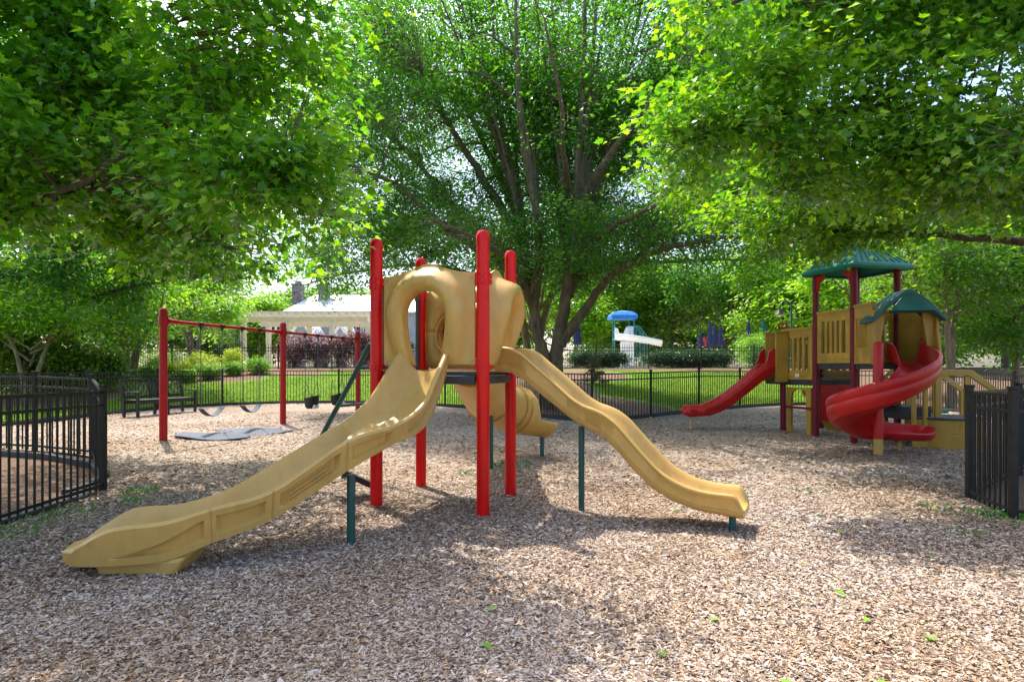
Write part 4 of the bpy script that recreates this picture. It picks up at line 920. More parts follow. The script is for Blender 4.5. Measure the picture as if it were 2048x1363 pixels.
# ---- arched climber on the far left side, with rungs and inner grab bars
mb = MB()
ra = [P(741, 686, 6.3), P(700, 766, 6.62), P(652, 856, 6.95)]; ra.append(Vector((ra[-1].x - .28, ra[-1].y + .12, .25))); ra.append(Vector((ra[-1].x - .08, ra[-1].y + .03, -.1)))
rb = [v + Vector((.30, .72, -.0)) for v in ra]; rb[0] = Vector((-1.2, 7.1, 1.74))
ca, cb = catmull(ra, 6), catmull(rb, 6)
for cc_ in (ca, cb): MB().tube(cc_, .029, 12).build('climber_rail', M['green'], tower)
for i in range(4, 24, 5): MB().tube([ca[i], cb[i]], .018, 10).build('rung', M['green'], tower)
MB().box((-1.72, 6.55, .22), (.5, .32, .06), .35, mtx=Matrix.Rotation(.5, 3, 'Z') @ Matrix.Rotation(.5, 3, 'Y')).build('climber_step', M['black'], tower, bevel=.01)
for s in (.16, .24):
    q = A + (B - A) * s if s < .2 else B + (A - B) * .1
    MB().tube([Vector((q.x, q.y, 1.42)), Vector((q.x, q.y, 2.3))], .02, 10).build('grab_bar', M['green'], tower)

# ------------------------------------------------------------------ swings
S0, SD = Vector((-6.5, 11.0, 0)), Vector((.95, 3.3, 0)); BZ = 2.34
sw = empty('swing_set', (S0.x, S0.y, gz(S0.x, S0.y)), 'dark red two bay swing frame in front of the lawn', 'swing set')
sp = lambda t: S0 + SD * t
for t in (0, 1, 2):
    p = sp(t); ob = MB().lathe((p.x, p.y, 0), post_profile(2.58, .07), 20).build('post', M['dred'], sw)
    mb = MB().lathe((p.x, p.y, BZ), [(.07, -.09), (.085, -.09), (.085, .09), (.07, .09)], 20); d = SD.normalized()
    for s in (-1, 1):
        if 0 <= t + s * .1 <= 2: mb.tube([p + Vector((0, 0, BZ)) + d * s * .07, p + Vector((0, 0, BZ)) + d * s * .15, p + Vector((0, 0, BZ)) + d * s * .34], [.07, .05, .04], 12)
    mb.build('beam_bracket', M['dred'], ob)
for t in (0, 1):
    d = SD.normalized(); MB().tube([sp(t) + d * .33 + Vector((0, 0, BZ)), sp(t + 1) - d * .33 + Vector((0, 0, BZ))], .032, 14).build('beam', M['dred'], sw)
hang = [.257, .425, .596, .759, 1.252, 1.417, 1.60, 1.765]
def hanger(t):
    p = sp(t) + Vector((0, 0, BZ)); d = SD.normalized(); mb = MB().tube([p - d * .05, p + d * .05], .047, 12).tube([p - Vector((0, 0, .03)), p - Vector((0, 0, .10))], [.024, .014], 8)
    mb.build('hanger', M['black'], sw)
for t in hang + [.14, .5, .86, 1.12, 1.5, 1.88]:
    if t in hang: hanger(t)
def chain_mb(a, b):
    mb = MB(); a = Vector(a); b = Vector(b); n = int((b - a).length / .05); d = (b - a) / n; dn = d.normalized(); x = dn.cross(Vector((.3, .9, .1))).normalized(); y = dn.cross(x)
    for i in range(n):
        p0 = a + d * (i - .12); p1 = a + d * (i + 1.12); w_ = x if i % 2 else y
        for s in (-1, 1): mb.bar(p0 + w_ * s * .008, p1 + w_ * s * .008, .006, .006)
        mb.bar(p0 - w_ * .011, p0 + w_ * .011, .006, .006)
    return mb
def belt_swing(t0, t1, label, sz):
    m = (t0 + t1) / 2; c = sp(m); root = empty('belt_swing', (c.x, c.y, sz), label, 'swing', 'swings hanging from the red frame'); d = SD.normalized(); half = (t1 - t0) / 2 * SD.length
    for s, t in ((-1, t0), (1, t1)):
        p = sp(t); chain_mb((p.x, p.y, BZ - .10), c + d * s * (half - .02) + Vector((0, 0, sz + .16))).build('chain', M['chain'], root)
    mb = MB(); secs = []; n = Vector((d.y, -d.x, 0))
    for i in range(17):
        f = -1 + i / 8; p = c + d * f * (half - .01); z = sz + .16 * abs(f) ** 1.8 - .02
        secs.append([p + n * q + Vector((0, 0, z + h)) for q, h in ((-.07, -.006), (.07, -.006), (.07, .006), (-.07, .006))])
    mb.loft(secs); mb.build('seat', M['mat'], root)
belt_swing(.257, .425, 'slack black belt swing nearest the tall left post', .50)
belt_swing(.596, .759, 'slack black belt swing beside the middle red post', .50)
def bucket(t0, t1, label, sz, yaw):
    m = (t0 + t1) / 2; c = sp(m); root = empty('bucket_swing', (c.x, c.y, sz), label, 'swing', 'swings hanging from the red frame'); d = SD.normalized(); n = Vector((d.y, -d.x, 0)); half = (t1 - t0) / 2 * SD.length * .55
    for s, t in ((-1, t0), (1, t1)):
        p = sp(t); j = c + d * s * half * 1.1 + Vector((0, 0, sz + .62)); j = Vector((p.x, p.y, sz + .75)) * .8 + j * .2
        mb = chain_mb((p.x, p.y, BZ - .10), j)
        for q in (-.1, .1): 
            e = c + d * s * .17 + n * q + Vector((0, 0, sz + .30)); cm = chain_mb(j, e); mb.add(cm.v, cm.f)
        mb.build('chain', M['chain'], root)
    mb = MB(); secs = []
    for z, a, b in ((.28, .20, .15), (.22, .195, .148), (.12, .18, .14), (.03, .15, .12), (0, .10, .08), (.02, .13, .10), (.12, .165, .125), (.22, .18, .133), (.28, .188, .138)):
        ring = []
        for k in range(24):
            an = 2 * math.pi * k / 24; sx = math.copysign(abs(math.cos(an)) ** .6, math.cos(an)); sy = math.copysign(abs(math.sin(an)) ** .6, math.sin(an))
            zz = z + (.06 * max(0, sy) if z > .2 else 0)
            ring.append(c + d * a * sx + n * b * sy + Vector((0, 0, sz + zz)))
        secs.append(ring)
    mb.loft(secs, caps=False); mb.build('seat', M['black'], root, sharp=60)
    mb = MB()
    for s in (-.07, .07): mb.tube([c + d * s + n * .142 + Vector((0, 0, sz + .10)), c + d * s + n * .10 + Vector((0, 0, sz + .015))], .045, 10)
    mb.build('leg_hole', M['white'], root)
bucket(1.252, 1.417, 'black bucket swing for toddlers right of the middle red post', .42, 0)
bucket(1.60, 1.765, 'black bucket swing for toddlers close to the far red post', .44, 0)
def rub(cx, cy_, lx, ly, rz, label, sd):
    mb = MB(); nx, ny = 26, 18; r_ = random.Random(sd); co = []
    for j in range(ny):
        for i in range(nx):
            u, v = -1 + 2 * i / (nx - 1), -1 + 2 * j / (ny - 1)
            x = u * lx * (1 + .10 * math.sin(v * 2.1 + sd)); y = v * ly * (1 + .14 * math.sin(u * 2.6 + sd * 2)); X = cx + x * math.cos(rz) - y * math.sin(rz); Y = cy_ + x * math.sin(rz) + y * math.cos(rz)
            co.append((X, Y, gz(X, Y) + .05 + .018 * math.sin(u * 3 + sd) * math.sin(v * 2.2 + sd) + .035 * math.exp(-((u - .1) ** 2 + (v - .5) ** 2) * 7)))
    mb.add(co, [(j * nx + i, j * nx + i + 1, (j + 1) * nx + i + 1, (j + 1) * nx + i) for j in range(ny - 1) for i in range(nx - 1)])
    o = mb.build('swing_mat', M['mat'], None, loc=(cx, cy_, gz(cx, cy_))); s_ = o.modifiers.new('t', 'SOLIDIFY'); s_.thickness = .02
    tag(o, label, 'rubber mat', 'rubber mats under the swings')
rub(-6.02, 11.85, .62, .42, .25, 'rumpled blue grey rubber mat lying at the foot of the left swing post', 1)
rub(-5.72, 12.95, .72, .5, .5, 'rumpled blue grey rubber mat farther back under the second belt swing', 4)

# ------------------------------------------------------------------ bench
bo = Vector((-10.25, 15.5, 0)); bl_ = Vector((.60, 2.1, 0)); L_ = 1.95; bu = bl_.normalized(); bn = Vector((bu.y, -bu.x, 0))
z0 = gz(-10.0, 16.4) + .03
bench = empty('park_bench', (bo.x, bo.y, z0), 'black wooden bench with a lattice back facing the swings', 'bench')
W = lambda l, d_, z: bo + bu * l + bn * d_ + Vector((0, 0, z0 + z))
for l in (.03, L_ / 2, L_ - .03):
    if l != L_ / 2 or True:
        MB().bar(W(l, .50, -.03), W(l, .50, .62 if l != L_ / 2 else .40), .06, .06, up=bn).build('leg', M['wood'], bench, bevel=.005)
        MB().bar(W(l, .04, -.03), W(l, .04, .44), .06, .06, up=bn).build('leg', M['wood'], bench, bevel=.005)
mb = MB()
for k in range(5): mb.bar(W(0, .08 + k * .1, .43), W(L_, .08 + k * .1, .43), .08, .025)
mb.bar(W(.06, .49, .37), W(L_ - .06, .49, .37), .03, .08); mb.bar(W(.06, .05, .37), W(L_ - .06, .05, .37), .03, .08)
mb.build('seat', M['wood'], bench, bevel=.004)
mb = MB(); bk = lambda l, f: W(l, .05 - .12 * f, .45 + .50 * f)
mb.bar(bk(0, 1), bk(L_, 1), .035, .07); mb.bar(bk(0, .12), bk(L_, .12), .035, .06)
for l in (0.02, L_ / 2 - .14, L_ / 2 + .14, L_ - .02): mb.bar(bk(l, -.05), bk(l, 1.1 if l in (.02, L_ - .02) else 1), .055, .05, up=bn)
for k in range(5): l = L_ / 2 - .1 + k * .05; mb.bar(bk(l, .12), bk(l, 1), .022, .022, up=bn)
for (l0, l1) in ((.05, L_ / 2 - .16), (L_ / 2 + .16, L_ - .05)):
    w_ = l1 - l0; lm = (l0 + l1) / 2
    for sgn in (-1, 1):
        for off in (-.30, -.14, .02, .18, .34):
            a_ = (off, .14); b_ = (off + .30, .98); pts = []
            for q in range(2):
                x_, f_ = (a_, b_)[q]; pts.append([lm + sgn * x_ , f_])
            lo, hi = (lm, l1) if sgn > 0 else (l0, lm)
            (x0, f0), (x1, f1) = pts
            if sgn * (x0 - lm) < 0: s_ = (0 - sgn * (x0 - lm)) / .30; x0, f0 = lm, f0 + (f1 - f0) * s_
            lim = w_ / 2
            if sgn * (x1 - lm) > lim: s_ = (lim - sgn * (x0 - lm)) / max(1e-6, (sgn * (x1 - lm) - sgn * (x0 - lm))); f1 = f0 + (f1 - f0) * s_; x1 = lm + sgn * lim
            if abs(x1 - x0) > .03: mb.bar(bk(x0, f0), bk(x1, f1), .02, .03, up=bn)
mb.build('backrest', M['wood'], bench)
for l in (.03, L_ - .03):
    MB().bar(W(l, -.02, .645), W(l, .56, .645), .07, .03).build('armrest', M['wood'], bench, bevel=.006)
# ------------------------------------------------------------------ second play structure (right)
P2 = Vector((6.49, 11.2, 0)); P1 = Vector((6.265, 12.17, 0)); P3 = Vector((7.46, 11.42, 0)); P4 = P1 + P3 - P2; P0 = P1 * 2 - P2; P5 = P0 + (P3 - P2); Q1 = Vector((6.43, 10.5, 0)); Q2 = Vector((7.43, 10.3, 0))
pt = empty('play_castle', (6.9, 11.6, gz(6.9, 11.6)), 'maroon and ochre play castle with a green roof and two red slides', 'play structure')
for p, h in ((P1, 3.45), (P2, 3.45), (P3, 3.45), (P4, 3.45), (P0, 1.3), (P5, 1.95), (Vector((8.5, 11.8, 0)), 2.18)): post(p, h, M['maroon'] if h != 2.18 else M['dred'], pt, r=.062)
D1, D2 = 1.22, 1.56
def slab(pts, z, t, name, m):
    c = sum(pts, Vector()) / len(pts); n = len(pts); mb = MB()
    mb.add([Vector((p.x, p.y, zz)) for zz in (z - t, z) for p in pts], [tuple(range(n))[::-1], tuple(range(n, 2 * n))] + [(i, (i + 1) % n, (i + 1) % n + n, i + n) for i in range(n)])
    return mb.build(name, m, pt, bevel=.006)
slab([P0, P1, P4, P5], D1, .12, 'deck', M['deck']); slab([P1, P2, P3, P4], D2, .12, 'deck', M['deck']); slab([P2, Q1, Q2, P3], D2, .118, 'deck', M['deck'])
def slot_panel(a, b, z0, z1, name='panel', nslots=5, m='tan2', s0=.07, s1=.07, lo=.20, hi=.16, wd=.55, grooves=False, tilt=0, th=.05, off=0, cap=True):
    d = (b - a); Ln = d.length; u = d / Ln; n = Vector((u.y, -u.x, 0)); o = a + u * s0 + n * off; w_ = Ln - s0 - s1; mb = MB(); up = Vector((0, 0, 1))
    mt = Matrix((u, n, up)).transposed()
    bx = lambda s_0, s_1, za, zb_, t=th: mb.box(o + u * (s_0 + s_1) / 2 + up * (za + zb_) / 2, (s_1 - s_0, t, zb_ - za), mtx=mt)
    if grooves:
        bx(0, w_, z0, z1); k = 7
        for i in range(k): mb.box(o + u * (w_ * (.12 + .56 * i / (k - 1))) + n * (th / 2 + .004) + up * ((z0 + lo + z1 - hi) / 2), (w_ * .045, .014, z1 - hi - z0 - lo), mtx=mt)
    else:
        mg = w_ * .13; bx(0, w_, z0, z0 + lo); bx(0, w_, z1 - hi, z1); bx(0, mg, z0 + lo, z1 - hi); bx(w_ - mg, w_, z0 + lo, z1 - hi)
        iw = w_ - 2 * mg; ps = iw / nslots
        for i in range(1, nslots): c_ = mg + ps * i; bx(c_ - ps * (1 - wd) / 2, c_ + ps * (1 - wd) / 2, z0 + lo, z1 - hi)
        for i in range(nslots):                       # arched slot heads
            c_ = mg + ps * (i + .5); hw = ps * wd / 2
            for s in (-1, 1): mb.prism([(c_ + s * hw, z1 - hi), (c_ + s * hw, z1 - hi - hw * .9), (c_ + s * hw * .6, z1 - hi - hw * .25), (c_, z1 - hi)], (o - n * th / 2, u, n), th)
    if cap: bx(-.01, w_ + .01, z1, z1 + .045, th + .035)
    bx(0, w_, z0 + lo * .45, z0 + lo * .45 + .012, th + .016)
    return mb.build(name, M[m], pt, sharp=35)
pa = slot_panel(P0, P1, 1.22, 2.28, nslots=4); mb = MB(); u = (P1 - P0).normalized(); n = Vector((u.y, -u.x, 0)); mb.box(P0 + u * .48 + n * .032 + Vector((0, 0, 1.31)), (.12, .01, .07), mtx=Matrix((u, n, Vector((0, 0, 1)))).transposed()); mb.build('sign_plate', M['trim'], pa)
slot_panel(P1, P2, 1.56, 2.56, nslots=5, wd=.5); slot_panel(P2, Q1, 1.54, 2.60, grooves=True, s1=.0, lo=.3, hi=.2)
slot_panel(P4, P1, 1.56, 2.56, nslots=5, wd=.5); slot_panel(P3, P4, 1.56, 2.56, nslots=5, wd=.5); slot_panel(P5, P0, 1.22, 2.28, nslots=3, s1=.5); slot_panel(P4, P5, 1.22, 2.2, nslots=4)
slot_panel(P3, P2, 1.56, 2.5, nslots=1, m='tan2', wd=.45, s1=.45, lo=.42, hi=.12, cap=False, off=.05)
slot_panel(Q2, P3, 1.54, 2.50, grooves=True, lo=.25, hi=.2)
# main roof: four sloping faces with standing ribs, rounded eave and a cap
ctr = (P1 + P2 + P3 + P4) / 4; e1 = (P3 - P2).normalized(); e2 = (P1 - P2).normalized(); HS = .66
def sq(h, z): return [ctr + e1 * a * h + e2 * b * h + Vector((0, 0, z)) for a, b in ((-1, -1), (1, -1), (1, 1), (-1, 1))]
mb = MB(); mb.loft([sq(HS - .06, 3.36), sq(HS - .01, 3.34), sq(HS + .03, 3.38), sq(HS + .03, 3.43), sq(HS - .02, 3.475), sq(.42, 3.70), sq(.16, 3.86), sq(.10, 3.80), sq(.36, 3.62), sq(HS - .06, 3.40)], caps=False)
rf = mb.build('roof', M['roofgreen'], pt, sharp=25, bevel=.012)
mb = MB()
for f in range(4):
    a0, b0 = sq(HS - .02, 3.48)[f], sq(HS - .02, 3.48)[(f + 1) % 4]; a1, b1 = sq(.42, 3.705)[f], sq(.42, 3.705)[(f + 1) % 4]; a2, b2 = sq(.16, 3.865)[f], sq(.16, 3.865)[(f + 1) % 4]
    for k in range(9):
        s = (k + .5) / 9; q0, q1, q2 = a0.lerp(b0, s), a1.lerp(b1, s), a2.lerp(b2, s); mb.tube([q0, q1, q2], .010, 6)
mb.build('roof_ribs', M['roofgreen'], rf)
mb = MB(); mb.loft([sq(.10, 3.84), sq(.10, 4.02), sq(.2, 4.0), sq(.21, 4.04), sq(.10, 4.15), sq(.02, 4.2)]); mb.build('roof_cap', M['roofteal'], rf, sharp=30)
for p, s in ((P1, -1), (P2, 1)):
    mb = MB()
    u = (P2 - P1).normalized() * (1 if p is P1 else -1); mb.prism([(.06, 3.34), (.26, 3.34), (.24, 3.26), (.14, 3.2), (.12, 3.1), (.10, 3.02), (.06, 3.02)], (p, u, Vector((u.y, -u.x, 0))), .035)
    mb.build('roof_bracket', M['redpl'], pt)
# gabled hood over the spiral slide entrance
hc = Q1.lerp(Q2, .44); hu = (Q2 - Q1).normalized(); hn = Vector((hu.y, -hu.x, 0))
mb = MB(); prof = [(-.57, 2.26), (-.54, 2.26), (-.28, 2.54), (0, 2.72), (.28, 2.54), (.54, 2.26), (.57, 2.26), (.57, 2.31), (.31, 2.61), (.05, 2.81), (-.05, 2.81), (-.31, 2.61), (-.57, 2.31)]
mb.prism(prof, (hc + hn * .32, hu, hn), -.62)
hd = mb.build('hood_roof', M['roofteal'], pt, bevel=.015)
mb = MB(); fz = [(-.36, 2.52), (.36, 2.52), (.0, 2.78)]
mb.add([hc + hn * .46 + hu * -.36 + Vector((0, 0, 2.43)), hc + hn * .46 + hu * .36 + Vector((0, 0, 2.43)), hc + hn * .30 + hu * .07 + Vector((0, 0, 2.745)), hc + hn * .30 + hu * -.07 + Vector((0, 0, 2.745)), hc + hn * .30 + hu * -.34 + Vector((0, 0, 2.40)), hc + hn * .30 + hu * .34 + Vector((0, 0, 2.40))], [(0, 1, 2, 3), (0, 4, 5, 1), (1, 5, 2), (0, 3, 4), (4, 3, 2, 5)])
mb.build('hood_front', M['roofteal'], hd, bevel=.012)
for sgn, nm in ((-1, 'hood_wall'), (1, 'hood_wall')):
    mb = MB(); wv = [(.30 * sgn, 2.62), (.46 * sgn, 2.45), (.50 * sgn, 1.95), (.50 * sgn, 1.52), (.36 * sgn, 1.52), (.36 * sgn, 1.9), (.30 * sgn, 2.3)]
    mb.prism(wv, (hc + hn * .10, hu, hn), -.06); mb.build(nm, M['tan2'], pt, bevel=.01)
    mb = MB(); mb.prism([(0, 1.52), (.24, 1.52), (.24, 1.72), (.14, 2.1), (.14, 2.45), (0, 2.5)], (hc + hu * .47 * sgn + hn * .04, hn, hu), .045 * sgn); mb.build('hood_cheek', M['tan2'], pt, bevel=.01)
# spiral red slide round its pole
pc = Vector((6.12, 9.86, 0)); PR = .075
MB().lathe((pc.x, pc.y, 0), [(PR, .28), (PR, 1.86), (PR * .8, 1.89), (PR * .3, 1.9)], 20).build('spiral_pole', M['redpl'], pt)
MB().lathe((pc.x, pc.y, 0), [(PR * .95, -.1), (PR * .95, .275)], 20).build('pole_foot', M['tan'], pt)
secs = []
spl = []
st = P(1843, 720, 10.35)
for i in range(8):                                       # straight run-in from the hood, then the helix, then the run-out
    t = i / 8; spl.append((Vector((6.97, 10.50, 1.60)).lerp(Vector((6.865, 10.19, 1.51)), t), Vector((1, .0, 0)).lerp(Vector((.92, .39, 0)), t).normalized(), .31))
for i in range(49):
    a = .42 - (i / 48) * (.42 + 4.6); rad = .42 + .40 * max(0, 1 - i / 16) ** 1.8; z = 1.50 - 1.20 * (i / 48) ** .9
    o_ = Vector((math.cos(a), math.sin(a), 0)); spl.append((pc + o_ * rad + Vector((0, 0, z)), o_, .33))
la = spl[-1]
for i in range(1, 9):
    t = i / 8; spl.append((la[0] + Vector((.90 * t, -.13 * t, -.02 * t)), la[1].lerp(Vector((.16, .98, 0)), t).normalized(), .33 - .02 * t ** 2))
nS = len(spl)
for i, (c_, o_, hw) in enumerate(spl):
    t = i / (nS - 1); oh = .38 if t < .72 else .38 - .11 * (t - .72) / .28; ih = .10 + .22 * (1 - smooth(.06, .16, t)) if t < .16 else .10 - .03 * smooth(.7, .9, t)
    if t > .84: oh *= 1 - .35 * smooth(.84, 1.0, t)
    g = lambda s, z: c_ + o_ * s + Vector((0, 0, z))
    sec = [g(-hw, ih), g(-hw + .03, ih + .012), g(-hw + .05, ih - .01), g(-hw + .08, .06), g(-hw + .16, .01), g(0, 0), g(hw - .16, .012), g(hw - .07, .07), g(hw - .035, .18), g(hw - .03, oh - .02), g(hw - .025, oh + .005), g(hw + .012, oh + .012), g(hw + .03, oh - .01), g(hw + .02, oh * .62), g(hw + .012, oh * .60), g(hw + .02, oh * .58), g(hw + .0, .10), g(hw - .06, .0), g(hw - .065, -.008), g(hw - .08, -.01), g(hw - .18, -.06), g(0, -.075), g(-hw + .14, -.06), g(-hw + .02, 0), g(-hw - .01, .06)]
    secs.append(sec)
# close the run-out with a lip
c_, o_, hw = spl[-1]; fw = Vector((o_.y, -o_.x, 0)).normalized(); last = secs[-1]; rim = max(p.z for p in last) - .01
for f, q, lift in ((.05, .97, .0), (.11, .88, .12), (.17, .72, .5), (.21, .5, .9), (.23, .28, 1.0)):
    sec = []
    for j, p in enumerate(last):
        d_ = (p - c_).dot(o_); z_ = p.z
        if j <= 12: z_ = z_ + (rim - z_) * lift
        else: z_ = z_ + .04 * lift
        sec.append(Vector((c_.x, c_.y, 0)) + o_ * d_ * q + fw * f + Vector((0, 0, z_)))
    secs.append(sec)
spsl = MB().loft(secs).build('spiral_slide', M['redpl'], pt, sharp=60); spsl['label'] = 'red spiral slide curling round its pole'
b = P(1796, 900, 10.2); MB().tube([(6.75, 10.28, -.05), (6.75, 10.28, .26)], .03, 10).build('slide_leg', M['tan'], pt)
# straight red wave slide to the left
top = [(1551, 724), (1533, 728), (1511, 744), (1489, 765), (1460, 787), (1438, 801), (1416, 810), (1400, 812), (1387, 812), (1377, 815), (1371, 822)]
bx_ = [1371, 1379, 1423, 1445, 1467, 1497, 1526, 1551][::1]; by_ = [826, 834, 831, 823, 810, 787, 763, 746]
secs = []
for px, py, _ in catmull([(a, b, 0) for a, b in top], 5):
    Y = 12.95; t_ = P(px, py, Y); bz = P(px, float(np.interp(px, bx_, by_)), Y).z; bz = min(bz, t_.z - .02); H = t_.z - bz; bed = t_.z - min(.16, H * .7)
    g = lambda s, z: Vector((t_.x + .06 * s, t_.y + s, z)); R_ = t_.z
    secs.append([g(.06, bz), g(.02, bz + .02), g(0, bz + H * .4), g(.008, bz + H * .42), g(0, bz + H * .44), g(0, R_ - .01), g(.015, R_ + .006), g(.04, R_), g(.08, bed + .03), g(.15, bed), g(.4, bed), g(.46, bed + .03), g(.5, R_), g(.525, R_ + .006), g(.54, R_ - .01), g(.54, bz + H * .4), g(.52, bz + .02), g(.48, bz)])
rs = MB().loft(secs).build('red_slide', M['redpl'], pt, sharp=60); rs['label'] = 'straight red slide running down to the left'
for s in (0, .5):
    q = P(1551, 724, 12.95) + Vector((0, s, 0)); MB().prism([(0, -.02), (.0, .30), (-.06, .30), (-.14, .22), (-.18, .05), (-.22, -.02)], (q, Vector((1, 0, 0)), Vector((0, 1, 0))), .05).build('slide_hood', M['redpl'], pt, bevel=.01)
for y_ in (12.945, 13.485): MB().box((5.915, y_, 1.70), (.27, .045, 1.08)).box((5.915, y_, 2.262), (.29, .075, .04)).build('entry_cheek', M['tan2'], pt, bevel=.008)
MB().box((5.925, 13.215, 1.165), (.285, .49, .10)).build('entry_deck', M['deck'], pt, bevel=.006)
q = P(1382, 830, 13.2); MB().tube([(q.x, q.y, -.05), (q.x, q.y, q.z)], .03, 10).build('slide_leg', M['orange'], pt)
# steps between decks, crawl panels and wheel under the lower deck
mb = MB()
for k in range(3):
    z = 1.26 + k * .10; mb.bar(P1.lerp(P2, .1) + Vector((.06, 0, z)), P1.lerp(P2, .92) + Vector((.06, 0, z)), .06, .03)
mb.build('steps', M['deck'], pt)
mb = MB(); u = (P1 - P0); 
mb.prism([(.10, 0), (.10, 1.05), (.85, 1.05), (.85, 0), (.70, 0), (.70, .95), (.62, 1.0), (.4, 1.02), (.28, .95), (.24, .8), (.24, 0)], (P0, u.normalized(), Vector((1, .2, 0)).normalized()), .06)
mb.build('crawl_arch', M['tan2'], pt, bevel=.008)
mb = MB(); o_ = P0 + Vector((.35, 0, 0)); mb.loft([[P0.lerp(P1, .25) + Vector((.25 + .5 * t, -.05 * t, .95 - .8 * t + .06 * math.sin(t * 9) + h)) + u.normalized() * s for s, h in ((0, .10), (.02, 0), (.4, 0), (.42, .10), (.42, -.06), (0, -.06))] for t in [i / 10 for i in range(11)]])
mb.build('toddler_slide', M['tan2'], pt, sharp=50)
MB().bar(P0.lerp(P1, .1) + Vector((0, 0, .62)), P0.lerp(P1, .95) + Vector((0, 0, .62)), .05, .05).build('grab_bar', M['maroon'], pt)
mb = MB(); mb.bar(P1.lerp(P4, .1) + Vector((0, 0, .75)), P1.lerp(P4, .9) + Vector((0, 0, .75)), .04, .75); mb.build('activity_panel', M['redpl'], pt, bevel=.01)
mb = MB(); q = P0 + Vector((.02, .05, 2.36)); mb.tube([q + Vector((.10 * math.cos(a), .02 * math.sin(a * 2), .055 + .055 * math.sin(a))) for a in [i * .45 for i in range(15)]], .022, 8); mb.build('steering_wheel', M['redpl'], pt)
# transfer platform, steps and rails at the right
tz = .56; tc = P(1918, 842, 10.8)
ox, oy = tc.x, 10.95
base = [Vector((ox - .50 + .02, oy + .55, 0))] + [Vector((ox - .10 + .62 * math.cos(a), oy - .02 - .50 * math.sin(a), 0)) for a in [math.pi - i * math.pi / 14 for i in range(15)]] + [Vector((ox + .52, oy + .55, 0))]
slab(base, tz, .035, 'platform', M['deck'])
bs = [Vector((p.x * .97 + ox * .03, p.y * .97 + oy * .03, 0)) for p in base]
n_ = len(bs); mb = MB(); mb.add([Vector((p.x, p.y, z)) for z in (-.05, .25, .26, tz - .037) for p in [q.lerp(Vector((ox, oy, 0)), 0 if z < .255 else .02) for q in bs]], [(k * n_ + i, k * n_ + (i + 1) % n_, (k + 1) * n_ + (i + 1) % n_, (k + 1) * n_ + i) for k in range(3) for i in range(n_)] + [tuple(range(3 * n_, 4 * n_))])
mb.build('platform_skirt', M['tan2'], pt, sharp=30)
mb = MB(); mb.box((ox - .62, oy + .42, .62), (.55, .7, .24)); mb.box((ox - 1.0, oy + .62, .84), (.4, .7, .20)); mb.build('step_block', M['deck'], pt, bevel=.012)
def rail_panel(dx, dy, nm):
    pl = [P(1858, 739, 10.85), P(1936, 741, 10.85), P(1992, 782, 10.85)]; xs = [p.x + dx for p in pl]; Y = pl[0].y + dy; T_ = [p.z for p in pl]; mb = MB()
    X = Vector((1, 0, 0)); Yv = Vector((0, 1, 0)); th = .05
    pr = lambda poly: mb.prism(poly, (Vector((0, Y, 0)), X, Yv), th)
    pr([(xs[0], T_[0]), (xs[1] - .06, T_[0]), (xs[1], T_[0] - .02), (xs[2], T_[2]), (xs[2], T_[2] - .12), (xs[1] - .03, T_[0] - .15), (xs[1] - .10, T_[0] - .11), (xs[0], T_[0] - .11)])
    x0 = xs[0] - .02
    for a, b in ((x0 - .38, x0 - .30), (x0 - .17, x0 - .09), (x0 + .04, x0 + .16)): pr([(a, .30), (b, .30), (b, T_[0] - .112), (a, T_[0] - .112)])
    pr([(x0 - .36, T_[0] - .11), (xs[0], T_[0] - .11), (xs[0], T_[0]), (x0 - .2, T_[0] + .06)]); pr([(x0 - .36, -.05), (x0 + .16, -.05), (x0 + .16, .299), (x0 - .36, .299)])
    for a in (xs[1] - .16, xs[2] - .12): pr([(a, -.05), (a + .10, -.05), (a + .10, T_[0] - .13 if a < xs[1] else T_[2] - .08), (a, T_[0] - .112 if a < xs[1] else T_[2] - .03)])
    return mb.build(nm, M['tan2'], pt, bevel=.012)
rail_panel(0, -.14, 'rail_panel'); rail_panel(.12, .85, 'rail_panel')
MB().tube([P(1850, 762, 11.1), P(1862, 764, 11.1), P(1925, 764, 11.1)], .012, 8).build('hand_bar', M['bolt'], pt)
MB().box((ox + .25, oy + 1.0, .60), (.55, .4, .08)).build('step_pad', M['roofgreen'], pt, bevel=.02)

# ------------------------------------------------------------------ beyond the pool fence
DZ = 1.6
# house
hx0, hx1, HY, HZ = -23.2, -6.0, 60.0, 7.4
hs = empty('club_house', (-15, 62, DZ), 'grey sided clubhouse with a pale metal roof and two stone chimneys', 'house')
MB().box(((hx0 + hx1) / 2 + .4, HY + 4.2, (DZ + HZ) / 2), (hx1 - hx0 - 1.6, 7.4, HZ - DZ)).build('wall', M['siding'], hs)
mb = MB(); x0, x1 = hx0 - .2, hx1 + .6
mb.add([(x0, HY, HZ), (x1, HY, HZ), (x1, HY + 4.2, HZ + 2.2), (x0 + 1.9, HY + 4.2, HZ + 2.2), (x0, HY + 8.4, HZ), (x1, HY + 8.4, HZ), (x0, HY, HZ - .14), (x1, HY, HZ - .14), (x0, HY + 8.4, HZ - .14), (x1, HY + 8.4, HZ - .14)],
       [(0, 1, 2, 3), (4, 0, 3), (5, 4, 3, 2), (6, 7, 1, 0), (8, 6, 0, 4), (9, 8, 4, 5), (7, 9, 5, 2, 1), (6, 8, 9, 7)])
rf = mb.build('roof', M['metalroof'], hs, sharp=10)
mb = MB()
for k in range(34):
    x = x0 + .4 + k * .52
    if x > x1 - .2: break
    f = min(1, max(.15, (x - x0) / 1.9)); mb.bar((x, HY + .02, HZ + .03), (x, HY + 4.2 * f, HZ + 2.2 * f + .03), .05, .06)
mb.build('roof_seams', M['metalroof'], rf)
